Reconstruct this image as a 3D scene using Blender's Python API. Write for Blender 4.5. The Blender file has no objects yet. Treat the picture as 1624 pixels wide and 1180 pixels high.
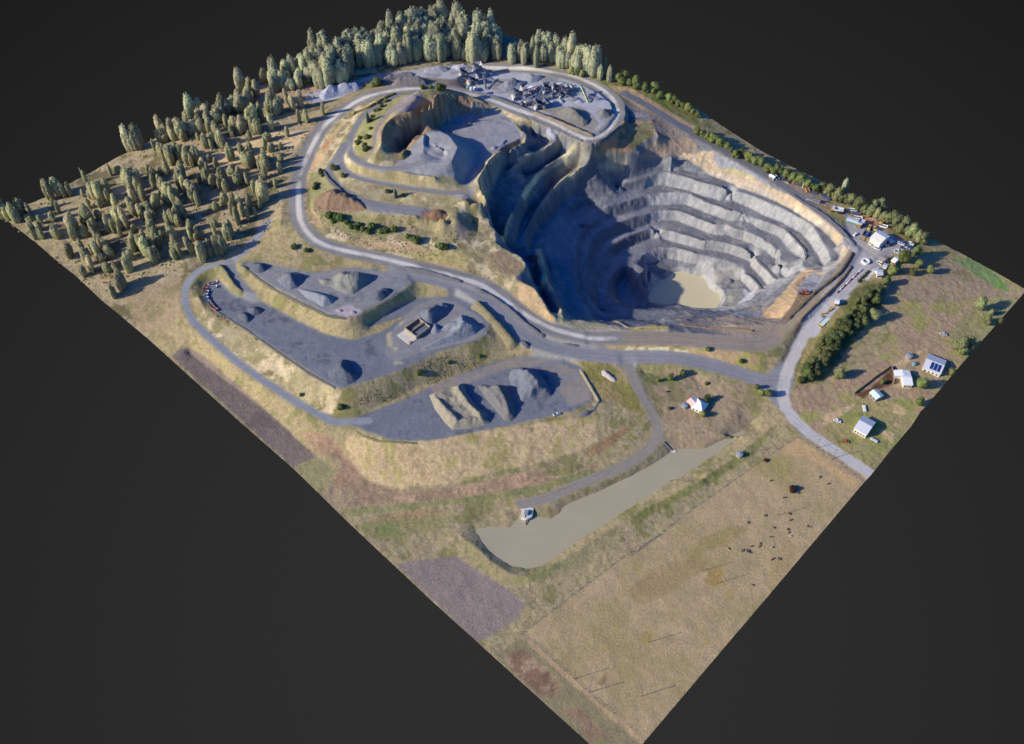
import bpy, bmesh, math, random
import numpy as np
from mathutils import Vector, Matrix, noise as mnoise

# ------------------------------------------------------------------ camera, sky, sun, exposure
SC = bpy.context.scene
CAMH, FOC, PIT = 500.0, 1584.0, math.radians(50.0)
PW, PH = 1624.0, 1180.0
cam_d = bpy.data.cameras.new('camera'); cam = bpy.data.objects.new('camera', cam_d)
SC.collection.objects.link(cam); SC.camera = cam
cam.location = (0, 0, CAMH); cam.rotation_euler = (math.pi/2-PIT, 0, 0)
cam_d.sensor_fit = 'HORIZONTAL'; cam_d.sensor_width = 36; cam_d.lens = 36*FOC/PW
cam_d.clip_start = 1; cam_d.clip_end = 6000

SUN_EL, SUN_AZ = math.radians(26.5), math.atan2(-0.30, -0.954)     # direction towards the sun
sun_d = bpy.data.lights.new('sun', 'SUN'); sun = bpy.data.objects.new('sun', sun_d)
SC.collection.objects.link(sun)
sun_d.energy = 4.7; sun_d.angle = math.radians(0.6); sun_d.color = (1.0, 0.93, 0.82)
sdir = Vector((math.cos(SUN_EL)*math.cos(SUN_AZ), math.cos(SUN_EL)*math.sin(SUN_AZ), math.sin(SUN_EL)))
sun.rotation_euler = sdir.to_track_quat('Z', 'Y').to_euler()

W = bpy.data.worlds.new('World'); SC.world = W; W.use_nodes = True
nt = W.node_tree; nt.nodes.clear()
def N(nt, t, **k):
    n = nt.nodes.new(t)
    for a, b in k.items(): setattr(n, a, b)
    return n
sky = N(nt, 'ShaderNodeTexSky', sky_type='NISHITA'); sky.sun_disc = False
sky.sun_elevation = SUN_EL; sky.sun_rotation = math.atan2(sdir.x, sdir.y)
hs = N(nt, 'ShaderNodeHueSaturation'); hs.inputs['Saturation'].default_value = 2.5
hs.inputs['Hue'].default_value = 0.525
bg = N(nt, 'ShaderNodeBackground'); bg.inputs['Strength'].default_value = 0.148
bg2 = N(nt, 'ShaderNodeBackground'); bg2.inputs['Strength'].default_value = 1.0
tc = N(nt, 'ShaderNodeTexCoord'); sp = N(nt, 'ShaderNodeSeparateXYZ')
mp = N(nt, 'ShaderNodeMapRange'); mp.inputs['From Min'].default_value = -0.03; mp.inputs['From Max'].default_value = 0.0
mg = N(nt, 'ShaderNodeMapRange'); mg.inputs['From Min'].default_value = 0.74; mg.inputs['From Max'].default_value = 1.0
vd = N(nt, 'ShaderNodeVectorMath', operation='DOT_PRODUCT'); vd.inputs[1].default_value = (0.0, 0.45, -0.893)
cr = N(nt, 'ShaderNodeMix', data_type='RGBA')
cr.inputs['A'].default_value = (0.0118, 0.0118, 0.0118, 1); cr.inputs['B'].default_value = (0.0275, 0.0275, 0.0275, 1)
mx = N(nt, 'ShaderNodeMixShader'); out = N(nt, 'ShaderNodeOutputWorld')
l = nt.links.new
l(sky.outputs[0], hs.inputs['Color']); l(hs.outputs[0], bg.inputs['Color'])
l(tc.outputs['Generated'], sp.inputs[0]); l(sp.outputs['Z'], mp.inputs['Value']); l(tc.outputs['Generated'], vd.inputs[0]); l(vd.outputs['Value'], mg.inputs['Value'])
l(mg.outputs[0], cr.inputs['Factor']); l(cr.outputs['Result'], bg2.inputs['Color'])
l(mp.outputs[0], mx.inputs[0]); l(bg2.outputs[0], mx.inputs[1]); l(bg.outputs[0], mx.inputs[2]); l(mx.outputs[0], out.inputs[0])
SC.view_settings.view_transform = 'Standard'; SC.view_settings.look = 'None'
SC.view_settings.exposure = 0.0; SC.view_settings.gamma = 1.0

# ------------------------------------------------------------------ survey: traced outlines to ground coordinates
cp, spn = math.cos(PIT), math.sin(PIT)
def unproj(px, py, z):
    u = px-PW/2; v = PH/2-py
    dx, dy, dz = u, v*spn+FOC*cp, v*cp-FOC*spn
    k = (CAMH-z)/(-dz)
    return dx*k, dy*k
VIEWS = dict(K=(0,0,1), Z1=(0,180,4), Z2=(180,60,4), Z3=(400,0,4), Z4=(700,20,4), Z5=(440,120,4), Z6=(740,200,4), Z7=(940,200,4), Z8=(1218,250,4),
  A1=(240,370,4), A2=(540,400,4), A3=(800,460,4), A4=(1150,420,3.371), A5=(240,540,4), A6=(540,660,4), A7=(740,820,3.278), A8=(1000,660,4),
  P1=(740,190,8.12), P2=(740,320,8.12), P3=(880,190,8.12), P4=(880,320,8.12), P5=(1020,240,8.12), P6=(1020,370,8.12), P7=(1160,280,8.12), P8=(1160,400,8.12),
  Q1=(560,130,8.12), Q2=(640,170,8.12), Q3=(480,90,8.12), Q4=(660,90,8.12), Q5=(820,90,8.12), Q6=(1340,320,10.15), Q7=(1260,420,10.15), Q8=(820,400,6.767))
def T(txt, z=None):
    """'V x,y,z x,y V2 x,y ...' -> list of (px,py,z); a z is carried forward"""
    res = []; v = VIEWS['K']; cz = z
    for tok in txt.split():
        if tok in VIEWS: v = VIEWS[tok]; continue
        a = [float(q) for q in tok.split(',')]
        if len(a) > 2: cz = a[2]
        res.append((v[0]+a[0]/v[2], v[1]+a[1]/v[2], cz))
    return res
def pit_depth(z): return z if z > 6 else (6+(z-6)*PDF if z < 0 else z*(1-6*(1-PDF)/6)+6*(1-PDF))
PDF = 0.77
def TW(txt, z=None):
    return [(*unproj(x, y, zz), zz) for x, y, zz in T(txt, z)]
# ------------------------------------------------------------------ raster of the site (plan view)
RS = 0.7                                           # metres per cell
X0, Y0, X1, Y1 = -480.0, 130.0, 440.0, 930.0
NX, NY = int((X1-X0)/RS), int((Y1-Y0)/RS)
GX = X0+(np.arange(NX)+.5)*RS; GY = Y0+(np.arange(NY)+.5)*RS
rng = np.random.default_rng(7)
def vnoise(scale, seed):
    """smooth value noise in -1..1, cell size 'scale' metres"""
    r = np.random.default_rng(seed)
    nx, ny = int((X1-X0)/scale)+4, int((Y1-Y0)/scale)+4
    g = r.random((ny, nx))*2-1
    fx = (GX-X0)/scale+.5; fy = (GY-Y0)/scale+.5
    ix, iy = fx.astype(int), fy.astype(int); tx, ty = fx-ix, fy-iy
    tx = tx*tx*(3-2*tx); ty = (ty*ty*(3-2*ty))[:, None]
    a = g[iy][:, ix]*(1-tx)+g[iy][:, ix+1]*tx; b = g[iy+1][:, ix]*(1-tx)+g[iy+1][:, ix+1]*tx
    return a*(1-ty)+b*ty
def fbm(scale, seed, octv=3, gain=.55):
    s = 0; a = 1; t = 0
    for i in range(octv):
        s = s+a*vnoise(max(scale/2**i, RS*1.1), seed+i*17); t += a; a *= gain
    return s/t*1.6
Zc = np.zeros((NY, NX)); Zw = np.zeros((NY, NX))      # constraint sums and weights
def put(x, y, z, w=1.0):
    i = ((np.asarray(x)-X0)/RS).astype(int); j = ((np.asarray(y)-Y0)/RS).astype(int)
    ok = (i >= 0) & (i < NX) & (j >= 0) & (j < NY)
    np.add.at(Zc, (j[ok], i[ok]), (np.asarray(z)*w)[ok]); np.add.at(Zw, (j[ok], i[ok]), (np.zeros(len(i))+w)[ok])
def dens(P, step=.5, closed=False):
    P = np.array(P, float)
    if closed: P = np.vstack([P, P[:1]])
    o = []
    for a, b in zip(P[:-1], P[1:]):
        n = max(2, int(np.hypot(*(b-a)[:2])/step)+1)
        t = np.linspace(0, 1, n, endpoint=False)[:, None]
        o.append(a+(b-a)*t)
    o.append(P[-1:]); return np.vstack(o)
def smooth(P, it=2):
    P = [np.array(p, float) for p in P]
    for _ in range(it):
        Q = [P[0]]
        for a, b in zip(P[:-1], P[1:]): Q += [a*.75+b*.25, a*.25+b*.75]
        Q.append(P[-1]); P = Q
    return np.array(P)
def H(txt, z=None, closed=False, w=1.0):
    D = dens(TW(txt, z), closed=closed); put(D[:, 0], D[:, 1], D[:, 2], w)
def HP(txt, z=None, closed=False, w=1.0):
    D = dens([(*unproj(x, y, pit_depth(zz)), pit_depth(zz)) for x, y, zz in T(txt, z)], closed=closed); put(D[:, 0], D[:, 1], D[:, 2], w)
def polymask(P):
    """boolean raster of polygon P (plan xy)"""
    P = np.array(P, float)[:, :2]; m = np.zeros((NY, NX), bool)
    x0, y0 = P.min(0); x1, y1 = P.max(0)
    i0, i1 = max(0, int((x0-X0)/RS)-1), min(NX, int((x1-X0)/RS)+2); j0, j1 = max(0, int((y0-Y0)/RS)-1), min(NY, int((y1-Y0)/RS)+2)
    if i1 <= i0 or j1 <= j0: return m
    xx, yy = GX[i0:i1][None, :], GY[j0:j1][:, None]; s = np.zeros((j1-j0, i1-i0), bool)
    for (ax, ay), (bx, by) in zip(P, np.roll(P, -1, 0)):
        if ay == by: continue
        c = (yy > min(ay, by)) & (yy <= max(ay, by))
        s ^= c & (xx < ax+(yy-ay)*(bx-ax)/(by-ay))
    m[j0:j1, i0:i1] = s; return m
def segdist(P, wid):
    """distance to polyline, z along it, arc length and signed side offset, only within wid"""
    P = np.array(P, float); D = np.full((NY, NX), 1e9); ZZ = np.zeros((NY, NX)); S = np.zeros((NY, NX)); O = np.zeros((NY, NX)); s0 = 0
    for a, b in zip(P[:-1], P[1:]):
        d = b-a; L2 = d[0]**2+d[1]**2
        if L2 < 1e-9: continue
        x0, x1 = min(a[0], b[0])-wid, max(a[0], b[0])+wid; y0, y1 = min(a[1], b[1])-wid, max(a[1], b[1])+wid
        i0, i1 = max(0, int((x0-X0)/RS)), min(NX, int((x1-X0)/RS)+2); j0, j1 = max(0, int((y0-Y0)/RS)), min(NY, int((y1-Y0)/RS)+2)
        if i1 <= i0 or j1 <= j0: continue
        xx = GX[i0:i1][None, :]-a[0]; yy = GY[j0:j1][:, None]-a[1]
        t = np.clip((xx*d[0]+yy*d[1])/L2, 0, 1); r = np.hypot(xx-t*d[0], yy-t*d[1])
        sg = np.sign(xx*d[1]-yy*d[0]); sub = D[j0:j1, i0:i1]; k = r < sub
        sub[k] = r[k]; ZZ[j0:j1, i0:i1][k] = (a[2]+t*d[2])[k]; S[j0:j1, i0:i1][k] = (s0+t*math.sqrt(L2))[k]; O[j0:j1, i0:i1][k] = (r*sg)[k]
        s0 += math.sqrt(L2)
    return D, ZZ, S, O
ROADS = {}
def road(name, txt, width, z=None, sm=2):
    P = smooth(TW(txt, z), sm); D, ZZ, S, O = segdist(P, width*.5+14)
    ROADS[name] = (P, width, D, S, O)
    m = D < width*.5+1.0
    Zc[m] = Zc[m]*0+ZZ[m]*50; Zw[m] = 50
    return P
def pad(txt, z):
    m = polymask(TW(txt, z)); Zc[m] = z*30; Zw[m] = 30
    return m

# ---- edges of the surveyed tile
E_LB = 'K 5,331,24 12,350 57,385,23 92,415,22 125,442,20 160,475,18 200,508,14 240,542,10 376,665,5 467,745,1 505,782,0 559,835 687,955 740,1003 935,1180 980,1221,0'
E_BR = 'K 980,1221,0 1019,1180 1146,1030 1210,955 1366,770 1381,754 1410,717 1445,676 1461,651,1 1464,649 1521,582,2 1570,526 1628,460,2'
E_TR = 'K 1628,460,2 1560,421 1520,400 1468,374,5 1400,338,7 1350,310,8 1303,287,9.5 1250,262,11 1205,238,13 1145,200,17.5 1106,172,22.5 1075,160,26 1025,140,31 960,112,36 900,90,38 850,74,38 830,66 807,56,39 791,53,40 760,46 716,40,44'
E_LT = 'K 5,331,24 50,322 71,313 112,290,27 147,272 185,250,30 235,226,32 255,214,34 300,190,36 350,163,38 397,137,40 415,125,41 480,100,42 560,74,43 640,54,44 716,40,44'
for e in (E_LB, E_BR, E_TR, E_LT): H(e, w=5)

# ---- fields, lake and the low ground
H('K 300,560,8 420,650,4 520,740,1 600,800,0 700,870,0 830,960,0')
H('K 1400,640,1.5 1330,700,1 1460,590,3 1520,540,3')
H('K 1050,760,0 1200,760,0 1300,770,0 1250,860,0 1000,980,0 900,1050,0')
H('K 1100,600,5 1170,660,3.5 1080,690,2.5 1200,690,1.5', w=2)
H('K 1020,590,7 1080,600,6', w=2)
# dam crest around the lake
H('A6 760,760,1.6 860,830 960,930 1100,1010 1200,1020 1300,970 1500,850 A8 0,640 300,490 500,370 700,240 850,120 900,50,2')
H('A6 700,860,0 880,1010 1060,1090 1250,1080 1400,1010 A8 60,800 300,620 560,440')
LAKE = 'A6 850,710 970,700 1085,705 1130,660 1130,610 1230,600 1250,640 1330,655 1400,610 1420,570 1500,530 1624,480 A8 0,380 130,310 240,240 260,215 330,205 470,208 560,160 700,90 770,62 790,75 700,130 560,220 500,270 400,330 200,450 0,580 A6 1500,800 1390,880 1280,950 1190,970 1080,950 950,860 900,800'
H(LAKE, -0.7, closed=True, w=3)
def deep(P, z, n=3):
    m = polymask(P)
    for _ in range(n):
        p = np.pad(m, 1); m = m & p[:-2, 1:-1] & p[2:, 1:-1] & p[1:-1, :-2] & p[1:-1, 2:]
    Zc[m] = z*20; Zw[m] = 20
deep(TW(LAKE, -0.7), -2.2)
# ---- main roads
road('public_road', 'K 1395,765,.5 1381,752 1328,717,1 1275,681,2 1252,658,3 1240,628,4 1245,598,5 1260,562,6 1277,527,7 1292,500,8 1316,476,9', 7.6)
road('site_road', 'K 1316,476,9 1340,452,9.5 1358,432,10 1372,412,10 1366,400,10.5 1350,385,11', 13)
road('east_road', 'K 1366,400,10.5 1345,372,10.8 1300,335,11.5 1250,299,12.5 1200,268,14.5 1150,238,18 1100,212,22.5 1060,188,27 1025,166,31 990,148,34', 7)
road('lower_haul', 'K 1245,607,5 1209,604,5.5 1187,597,6 1150,585,7 1112,575,8 1075,567,9 1025,566,9.5 975,565,10 925,560,11 877,552,12.5 840,540,14.5 815,517,17 790,487,20 752,465,22.5 725,454,24 690,442,26 627,430,28', 11)
road('haul_road', 'K 750,105,38 800,106,38 837,107,38 875,115,37 912,122,36.5 937,132,36 962,145,35 977,160,35 982,177,35 975,195,35.5 960,212,36 942,221,37 920,217,38 887,200,39.5 850,185,41 812,172,42 787,160,43 750,150,43.5 700,142,44 650,140,45 612,145,45 575,155,45 540,177,44 512,200,43 492,235,41.5 475,275,40 470,310,38 471,338,36 477,357,35 495,377,33.5 522,392,32 565,402,30.5 615,412,29 640,420,28 690,430,26.5 740,442,24.5 765,450,23 790,465,21 815,485,19 840,505,17 865,520,15 902,530,13.5 946,537,12 975,536,11.5', 11.2)
road('ramp_road', 'K 946,537,12 975,536,11.5 1025,535,11 1075,537,10.5 1125,541,10.5 1175,545,10 1202,548,9.5 1225,538,9.2', 12)
road('bund_road', 'K 1202,548,9.5 1225,538,9 1250,520,9.5 1275,497,10 1300,471,10.5 1325,440,11 1345,412,11.5 1356,394,11.8', 6)
road('farm_track', 'K 993,568,9.5 997,582,9 1007,605,8 1020,632,6.5 1037,660,4.5 1045,680,3 1040,700,2.5 1017,722,2 987,740,2 955,754,1.8 940,760 890,780,1.5 865,792,1.4 827,800,1.3', 6.5)
road('perimeter_road', 'K 425,352,33 402,385,29 380,407,27 360,417,26 327,422,25 305,437,24 292,460,22 295,490,20 310,515,18 340,542,16 377,575,14 415,602,13 465,635,11 510,660,10 527,669,9.5 552,669,9.5 585,668,9.5', 5)
road('pad_link', 'K 365,417,26 370,437,25.5 385,457,24.5 400,470,24', 7)
# ---- stockpile pads
PAD_LO = 'A5 1240,500 A2 0,1090 150,1030 400,940 540,870 700,800 900,720 1100,670 1250,660 1450,690 1530,730 1600,880 1600,940 1500,1000 1250,1060 900,1130 A6 620,150 480,160 330,155 200,110 80,60'
pad(PAD_LO, 9.5)
PAD_MI = 'A1 330,320 400,310 440,310 520,380 590,410 700,430 900,540 1100,640 1280,680 1450,630 1624,520 A2 170,470 350,350 500,290 600,290 730,265 850,330 930,420 930,510 850,570 600,640 400,740 200,810 0,870 A1 1240,990 1180,980 1000,870 800,740 600,600 400,480 340,420'
m = pad(PAD_MI, 20)
PAD_UP = 'A1 560,190 700,180 900,230 1050,250 1250,220 1440,230 1500,250 1624,260 A2 440,170 470,190 330,290 180,360 50,420 A1 1240,540 1140,520 1000,460 880,400 760,330 680,280 620,240'
m = pad(PAD_UP, 28)
# embankment feet
H('A1 540,340,24 620,430 800,540,21 1000,640 1250,690')
H('A5 1180,480,10 A1 1250,1180 1624,1040 A2 0,1080 250,970 500,850 800,740 1100,660,11 1190,620,13 1130,540,15 1000,400,18 900,320,20', w=2)
H('A1 180,420,22 220,560,18 330,660,15 560,850,13 800,1020,11 1000,1120,10')
H('A1 300,400,23 330,470,21.5 420,530,20.5')
H('A6 0,250,2 150,400,1 400,500,1 700,520,1 1000,460,1.5 1300,400,2 1500,330,3 A3 300,1130,2.5 700,960,3.5 880,870,4 930,810,5')
H('A3 560,640,9 600,700,9 700,620,8 680,500,9.5', w=2)
# bushland slope
H('Z2 1060,1180,36 1080,1000,38 1100,850,40 1180,700,42 1260,560,43 1340,480,44 1400,440,45')
H('Z1 600,600,26 1000,600,31 1300,500,34 900,800,28 600,900,23 1200,900,29')
H('K 300,250,36 380,190,40 420,230,40', w=1)
# forest floor and plant yard
H('Z3 400,590,43 620,520,43 760,470,43 1000,440,42 1250,400,41 1500,420,39')
pad('Z4 100,370 300,350 500,350 700,400 850,440 1000,500 1080,570 1100,650 1050,730 980,785 850,740 700,660 560,620 430,560 300,520 200,500 130,440', 37)
pad('Z3 360,620 480,560 700,520 850,480 1050,470 1200,440 1330,410 1500,420 1400,470 1200,500 900,530 700,570 560,610 420,640', 41.5)
# ---- hill with the upper quarry
road('hill_road', 'Z5 770,118,50 680,160,50.5 580,220,50 510,300,49 470,380,47.5 448,450,47.5 475,515,48.5 540,560,50 650,590,51 760,590,51.5 850,570,52 930,545,53', 5.2)
road('terrace_road', 'Z5 430,450,47 395,520,46 415,590,45 470,635,44.5 600,670,44 800,710,43.5 1000,735,43 1080,745,43 1170,740,43', 4.5)
road('low_terrace', 'Z5 425,440,47 385,510,46 330,580,44.5 325,640,43.5 380,705,42.5 480,765,42 580,810,41.5 650,820,41 800,840,41 900,850,41', 6)
road('hill_path', 'Z5 870,140,60 800,190,59 700,235,58 650,300,57 625,370,56 615,430,54.5 600,490,52 560,530,50', 3.6)
H('Z5 560,850,41 700,870 850,890 900,900 1050,900 1150,880,40')
H('Z5 570,520,51 500,480,49.5 510,400,51 560,300,54 640,210,56 740,150,57 850,110,58')
H('Z5 480,260,47 400,400,45 320,560,43.5 290,600,43 300,680,41.5 350,740,41 230,800,39 220,860,37')
H('Z5 200,600,40 190,640,39.5 210,850,36 300,980,34.5 500,1070,31.5 700,1110,29.5 A2 500,60,28 800,130,25 950,200,23 1100,300,20 1250,400,17 1380,470,15')
H('Z5 450,240,45.5 340,350,44 250,490,42 200,570,41')
H('Z5 480,520,49 600,600,50.5 800,620,51 1000,645,50', w=2)
H('Z5 450,620,45 600,655,44.5 900,705,44 1080,735,43.5', w=2)
H('Z5 430,690,43.2 600,790,42 900,830,41.5', w=1)
H('Z5 1000,1000,30 800,930,36 500,950,35 1100,950,33')
# hill top and cliff
H('Z5 600,560,51 620,500,54 660,420,58 655,340,60 700,285,61 770,240,62 850,230,62.5 930,180,64 1000,125,66 1060,105,66 1150,130,62 1230,140,55 1340,180,47')
H('Z5 880,100,60 960,85,60 1080,80,57 1160,100,52 1250,130,48 1400,180,45')
H('Z5 700,570,51 740,520,51 780,500,51 830,480,49.5')
H('Z5 745,500,45 790,470,43 850,430,41 880,390 930,340,40.5 960,290 1000,340 1050,300,41 1110,265 1170,245 1230,225 1290,215 1345,205,42')
H('Z5 900,240,58 950,270,52 965,310,44')
# bowl floor and its bund
pad('Z5 1000,345 1060,310 1130,265 1200,250 1300,240 1370,210 1440,240 1500,280 1550,350 1560,390 1450,440 1370,500 1320,540 1300,600 1270,650 1230,680 1180,690 1200,640 1260,560 1290,500 1270,440 1200,390 1090,360', 40)
H('Z5 1370,195,43 1440,225 1500,270 1540,330 1585,380,43.5 1560,410 1480,450 1390,490 1340,540 1300,600,44 1275,660 1290,720 1330,790,43 1270,800 1180,795,43', w=3)
# tipped mound inside the bowl
H('Z5 850,450,51.5 870,395 940,360,52.5 1030,352,52.5 1090,385 1125,425 1145,455,53.5 1125,500 1110,548,53.5', w=4)
H('Z5 935,372,53.5 930,440,53 920,500,51.5', w=3)
H('Z5 948,380,51 945,440,50.5 960,446,50.5 1000,450,50 1050,478,49.5 1066,505,49.5 1040,532,50 950,495,50.5', w=3)
H('Z5 990,432,52 1040,455,52.3 1080,490,52.5 1070,530,52.5', w=3)
H('Z5 800,588,52 900,570,52 1000,555,53 1110,548,53.5', w=3)
H('Z5 800,615,49.5 900,625 1000,635 1110,640,47 1130,610,48', w=2)
H('Z5 1085,362,41 1180,398,40 1250,450 1270,520 1240,590 1190,650,40', w=3)
H('Z5 845,480,50 800,530,50 730,570,50.5')
# ---- pit: upper west cliffs
HP('P1 640,-40,36 690,-20,34 760,60,32 830,150,31 900,260,30 920,330,29.5 860,400,29 700,460,29 560,540,28 480,640,27 420,740,26 330,860,24 300,1000,22 260,1120,20', w=2)
HP('P1 1225,190,34.0 1190,260 1100,320 1030,365 950,385,33.5 850,440 720,480,33.0 640,560,32.5 560,630,31.0 530,640,29.0', w=2)
HP('P1 1000,130,30 1130,180,31.5 1220,190,32 P1 960,240,28 1000,330,28.5')
HP('P1 1330,300,24 1280,400,22 1100,520,20 950,640,19 870,690,18.5 780,730,18 700,740,17 560,740,18')
HP('P1 1390,300,32.0 1320,380,26.0 1240,450,24.5 1130,540,23.5 1000,620,23.0 900,700,22.5 800,800,22.0 750,880 715,960,22.0 710,1010,21.0 P2 620,100,19.0 570,150,18.0 520,230,18.0 500,340 460,450 445,490,18.0 470,520,16.0', w=2)
HP('P1 1500,560,18 1400,640,13.5 1250,710,12 1100,830,9 1020,950,8.5 900,1100,8 P2 850,80,7 770,200,6.5 720,320,6 680,440,6 650,560,6')
HP('P1 1600,460,32 1575,530,28 1450,640,23.5 1300,720,19.5 1180,820,17 1100,920,15 1000,1060,13 960,1140,12 P2 960,60,11.5 860,190,10.5 810,260,9 765,350,8 735,430,6.5 710,530,6', w=2)
HP('P3 560,640,17 480,750,12.5 400,850,7 200,1000,0 P2 1150,130,-3 1050,210,-3 940,340,-3.5 880,460,-3.5 850,560,-2 830,680,0')
HP('P3 540,690,16 480,745,13 400,845,8 300,900,4 220,970,1 100,1080,-2 P2 1130,180,-3 1050,290,-3 1000,400,-3 930,500,-2 900,590,0', w=2)
HP('P4 450,60,-9 380,60,-9 310,230,-9 240,380,-9 180,500,-9 130,620,-9 40,800,-9.5 P2 1170,840,-9.5 1230,1000,-9 1290,1177,-8 Q8 560,500,-7 640,640,-2 720,730,4')
HP('P4 520,250,-9 400,320,-9 300,390,-9 255,480,-9 230,600,-9 220,700,-9 235,850,-9 265,1000,-9 300,1150,-8 Q8 640,400,-8 690,500,-7 760,600,-4 830,720,0', w=2)
HP('P4 590,300,-15 480,400,-15 430,480,-15 405,600,-15 365,700,-15 318,850,-15 308,1000,-15 335,1100,-15 Q8 680,400,-15 740,520,-14 830,640,-13 890,730,-10', w=2)
HP('P2 1030,500,-3.5 960,600,-4 1080,800,-6 1110,900,-7 1170,1060,-6 Q8 500,450,-5 600,600,-2 680,700,4')
HP('P3 290,400,26 340,450,23 375,510,20.5 330,570,16', w=2)
# gully and thin rock fin
HP('P2 260,150,14 330,300,12 400,500,8 500,600,4 640,700,1 800,760,-2 880,850,-2 900,980,0 880,1060,2 Q8 290,500,4 340,600,6 400,690,9', w=2)
HP('P2 880,615,10.0 870,690,10.5 935,810,11.0 970,880,11.0 980,930,11.0 940,1080,12.0 Q8 330,390,13.0 400,520,14.0 455,610,15.0 420,660,15.5', w=2)
HP('P2 950,605,10.0 975,720,11.0 1005,820,11.5 1030,900,12.0 1015,980,13.0 1045,1080,14.0 1075,1140,14.5 Q8 390,450,15.0 440,560,16.0 485,620,16.5 495,680,16.5', w=3)
HP('P2 1020,700,-6 1060,860,-8 1080,1000,-6 1140,1140,-4 Q8 500,560,-2 560,680,4')
# soil slope crest beside the gully
HP('P2 60,110,35.0 190,110,32.0 240,170,31.0 300,230,31.0 290,300,30.0 370,360,29.0 380,540,28.0 470,590,27.0 550,640,26.0 620,665,25.5 700,710,25.0 750,780,24.5 770,830,24.5 740,890,24.0 620,970,25.0 680,1020,24.0 780,1070,23.5 870,1110,23.0 920,1177,22.5 Q8 180,360,22.0 250,470,21.0 320,590,20.0 340,650,19.5 390,690,18.5 460,760,18.0', w=3)
HP('P2 80,260,29.0 150,380,28.0 40,300,30.0'); HP('P2 230,720,26.0 420,900,24.5 600,1000,23.5')
# ---- pit: back wall
HP('P3 500,320,36 560,400,31 P3 560,260,36.5 740,170,36 900,30,35.5 Z4 1150,640,35.5', w=2)
HP('P3 540,370,30 640,300,30 800,150,30 950,10,30 Z4 1190,640,31')
HP('P3 480,440,28 600,420 760,415,27 900,410,26 1000,430,25 1060,330,26 1130,250,27 1180,260,27 1230,250,26 1310,280,25 1330,200,28 1290,120,29 1240,0,31')
HP('P3 700,280,29.5 900,200,29.5 800,330,29 1000,100,30', w=.5)
HP('P3 480,490,27.5 560,525,22 700,540,20.5 850,510,20 1000,450,23.5 1100,405,24.5', w=2)
HP('P3 550,680,14 700,660,13 830,610,14 900,560,15.5', w=2)
HP('P3 770,770,4 850,760,4 1000,740,4.5 1200,690,5 1330,660,6 1400,640,6 P5 380,250,6 530,240,6 640,285 800,300 960,350 1060,385 P7 0,110,6 200,190 450,270,5.5 600,330 800,440,5 900,500 1050,600,4.5 1180,690,4 1270,770,3.5 1350,880,3 1405,985,3 1370,1100,3', w=2)
HP('P5 380,50,20 300,110,13 P3 1520,450,21 1400,520,12 1300,600,8')
HP('P3 840,830,3 1000,795,4 1080,765,4.5 1250,715,5 1390,660,5.8 P5 450,312,6 560,330 700,385 800,410 900,435 1000,465 1100,500 P7 0,175,6 200,225 420,310,5.5 640,400 900,540,5 1050,640,4.5 1120,740,4 1180,850,3.5 1240,960,3 1280,1060,3 P8 1275,90,3 1235,170,2.5 1195,235,2', w=3)
HP('P3 780,900,-5 950,910,-5 P5 0,500,-5 130,430,-5 300,450,-5 440,470,-5 560,500,-5 700,545 850,595 1000,645 1120,600 P7 0,300,-5 150,365 330,450 500,540,-5.5 650,590 760,655 900,730,-6 1000,835 1060,935 1110,1005 1150,1085 1195,1170,-6', w=3)
HP('P3 650,1130,-5 850,1075 1000,1025 1150,975,-5 1300,930 1500,925 P5 300,520 450,520 510,518 600,530 650,580 750,620 820,660 950,695 1050,740 P7 150,475,-5 350,560 540,620 690,690,-5.5 780,780 870,880 940,950,-6 965,1020 950,1080 900,1110 930,1165,-6', w=3)
HP('P4 350,350,-14.5 440,370,-14 600,270,-14 750,200,-14 950,155,-14 1100,110,-14 1190,60,-14 P5 0,740,-14 100,700 300,695 460,690 540,685 700,745,-14.5 850,805 1000,855 1100,890 P7 130,565,-14 300,640 450,705 600,765 680,855 740,945 830,1015 920,1065,-14', w=3)
# ramp level and below
HP('Q8 930,750,-12 870,650,-14 780,500,-15 740,380,-15 700,300,-15 P4 340,1000,-15 340,900 360,800 400,700 440,570 480,470 530,400 650,330 780,270 900,240,-14.5 1000,200 1250,130 P5 0,800,-15 100,770 250,755 450,765 560,800 700,860 850,920 930,950,-15 1060,940 P7 0,665,-15 150,710 330,770 470,850,-15.5 560,920 630,990 625,1060 P8 620,80,-16 605,150 680,190 750,250 765,310,-16', w=3)
HP('P4 560,700,-24 600,560,-24 700,480,-24 850,410,-24 1000,360,-24 1150,310,-24 1250,270,-24 P5 250,880,-24 430,890 560,945 700,995 850,1055 920,1075 1100,1075 P7 0,775,-24 150,812 300,872 440,932 505,1010 575,1085 P8 570,60,-25 575,180 635,275 720,350,-25', w=3)
HP('P4 470,1100,-22 490,900,-23 520,740,-24 600,690,-24.5 680,590,-24.5 800,520 950,440 1100,380 1240,345 P5 120,1005,-24.5 300,1020 430,1045 600,1090 800,1160 P6 800,100,-24.5 900,100 1100,140 1250,190 1400,250 1440,290 1445,340,-25 P8 305,60,-25 330,100 400,180 480,250 560,320 590,365,-25.5 560,395', w=3)
HP('P4 760,680,-34 900,600,-34 1080,540,-34 1200,480,-34 1290,455,-34 P6 150,30,-34 280,75 450,122 600,165 750,205 900,215 1100,255 1250,303 1375,362 1395,420,-34.5 P8 245,70,-35 250,165 330,265 400,335 465,435,-35', w=3)
HP('P4 1090,740,-34.5 1200,640,-34.5 1350,580 P6 220,185,-34.5 420,182 530,210 700,270 830,290 1000,320 1200,380 1275,405,-35 1310,510 1400,580 1500,690 1560,725,-35.5', w=3)
HP('P6 20,400,-45 150,380,-45 300,310,-45 450,340 600,380 700,395,-45', w=3)
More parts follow.
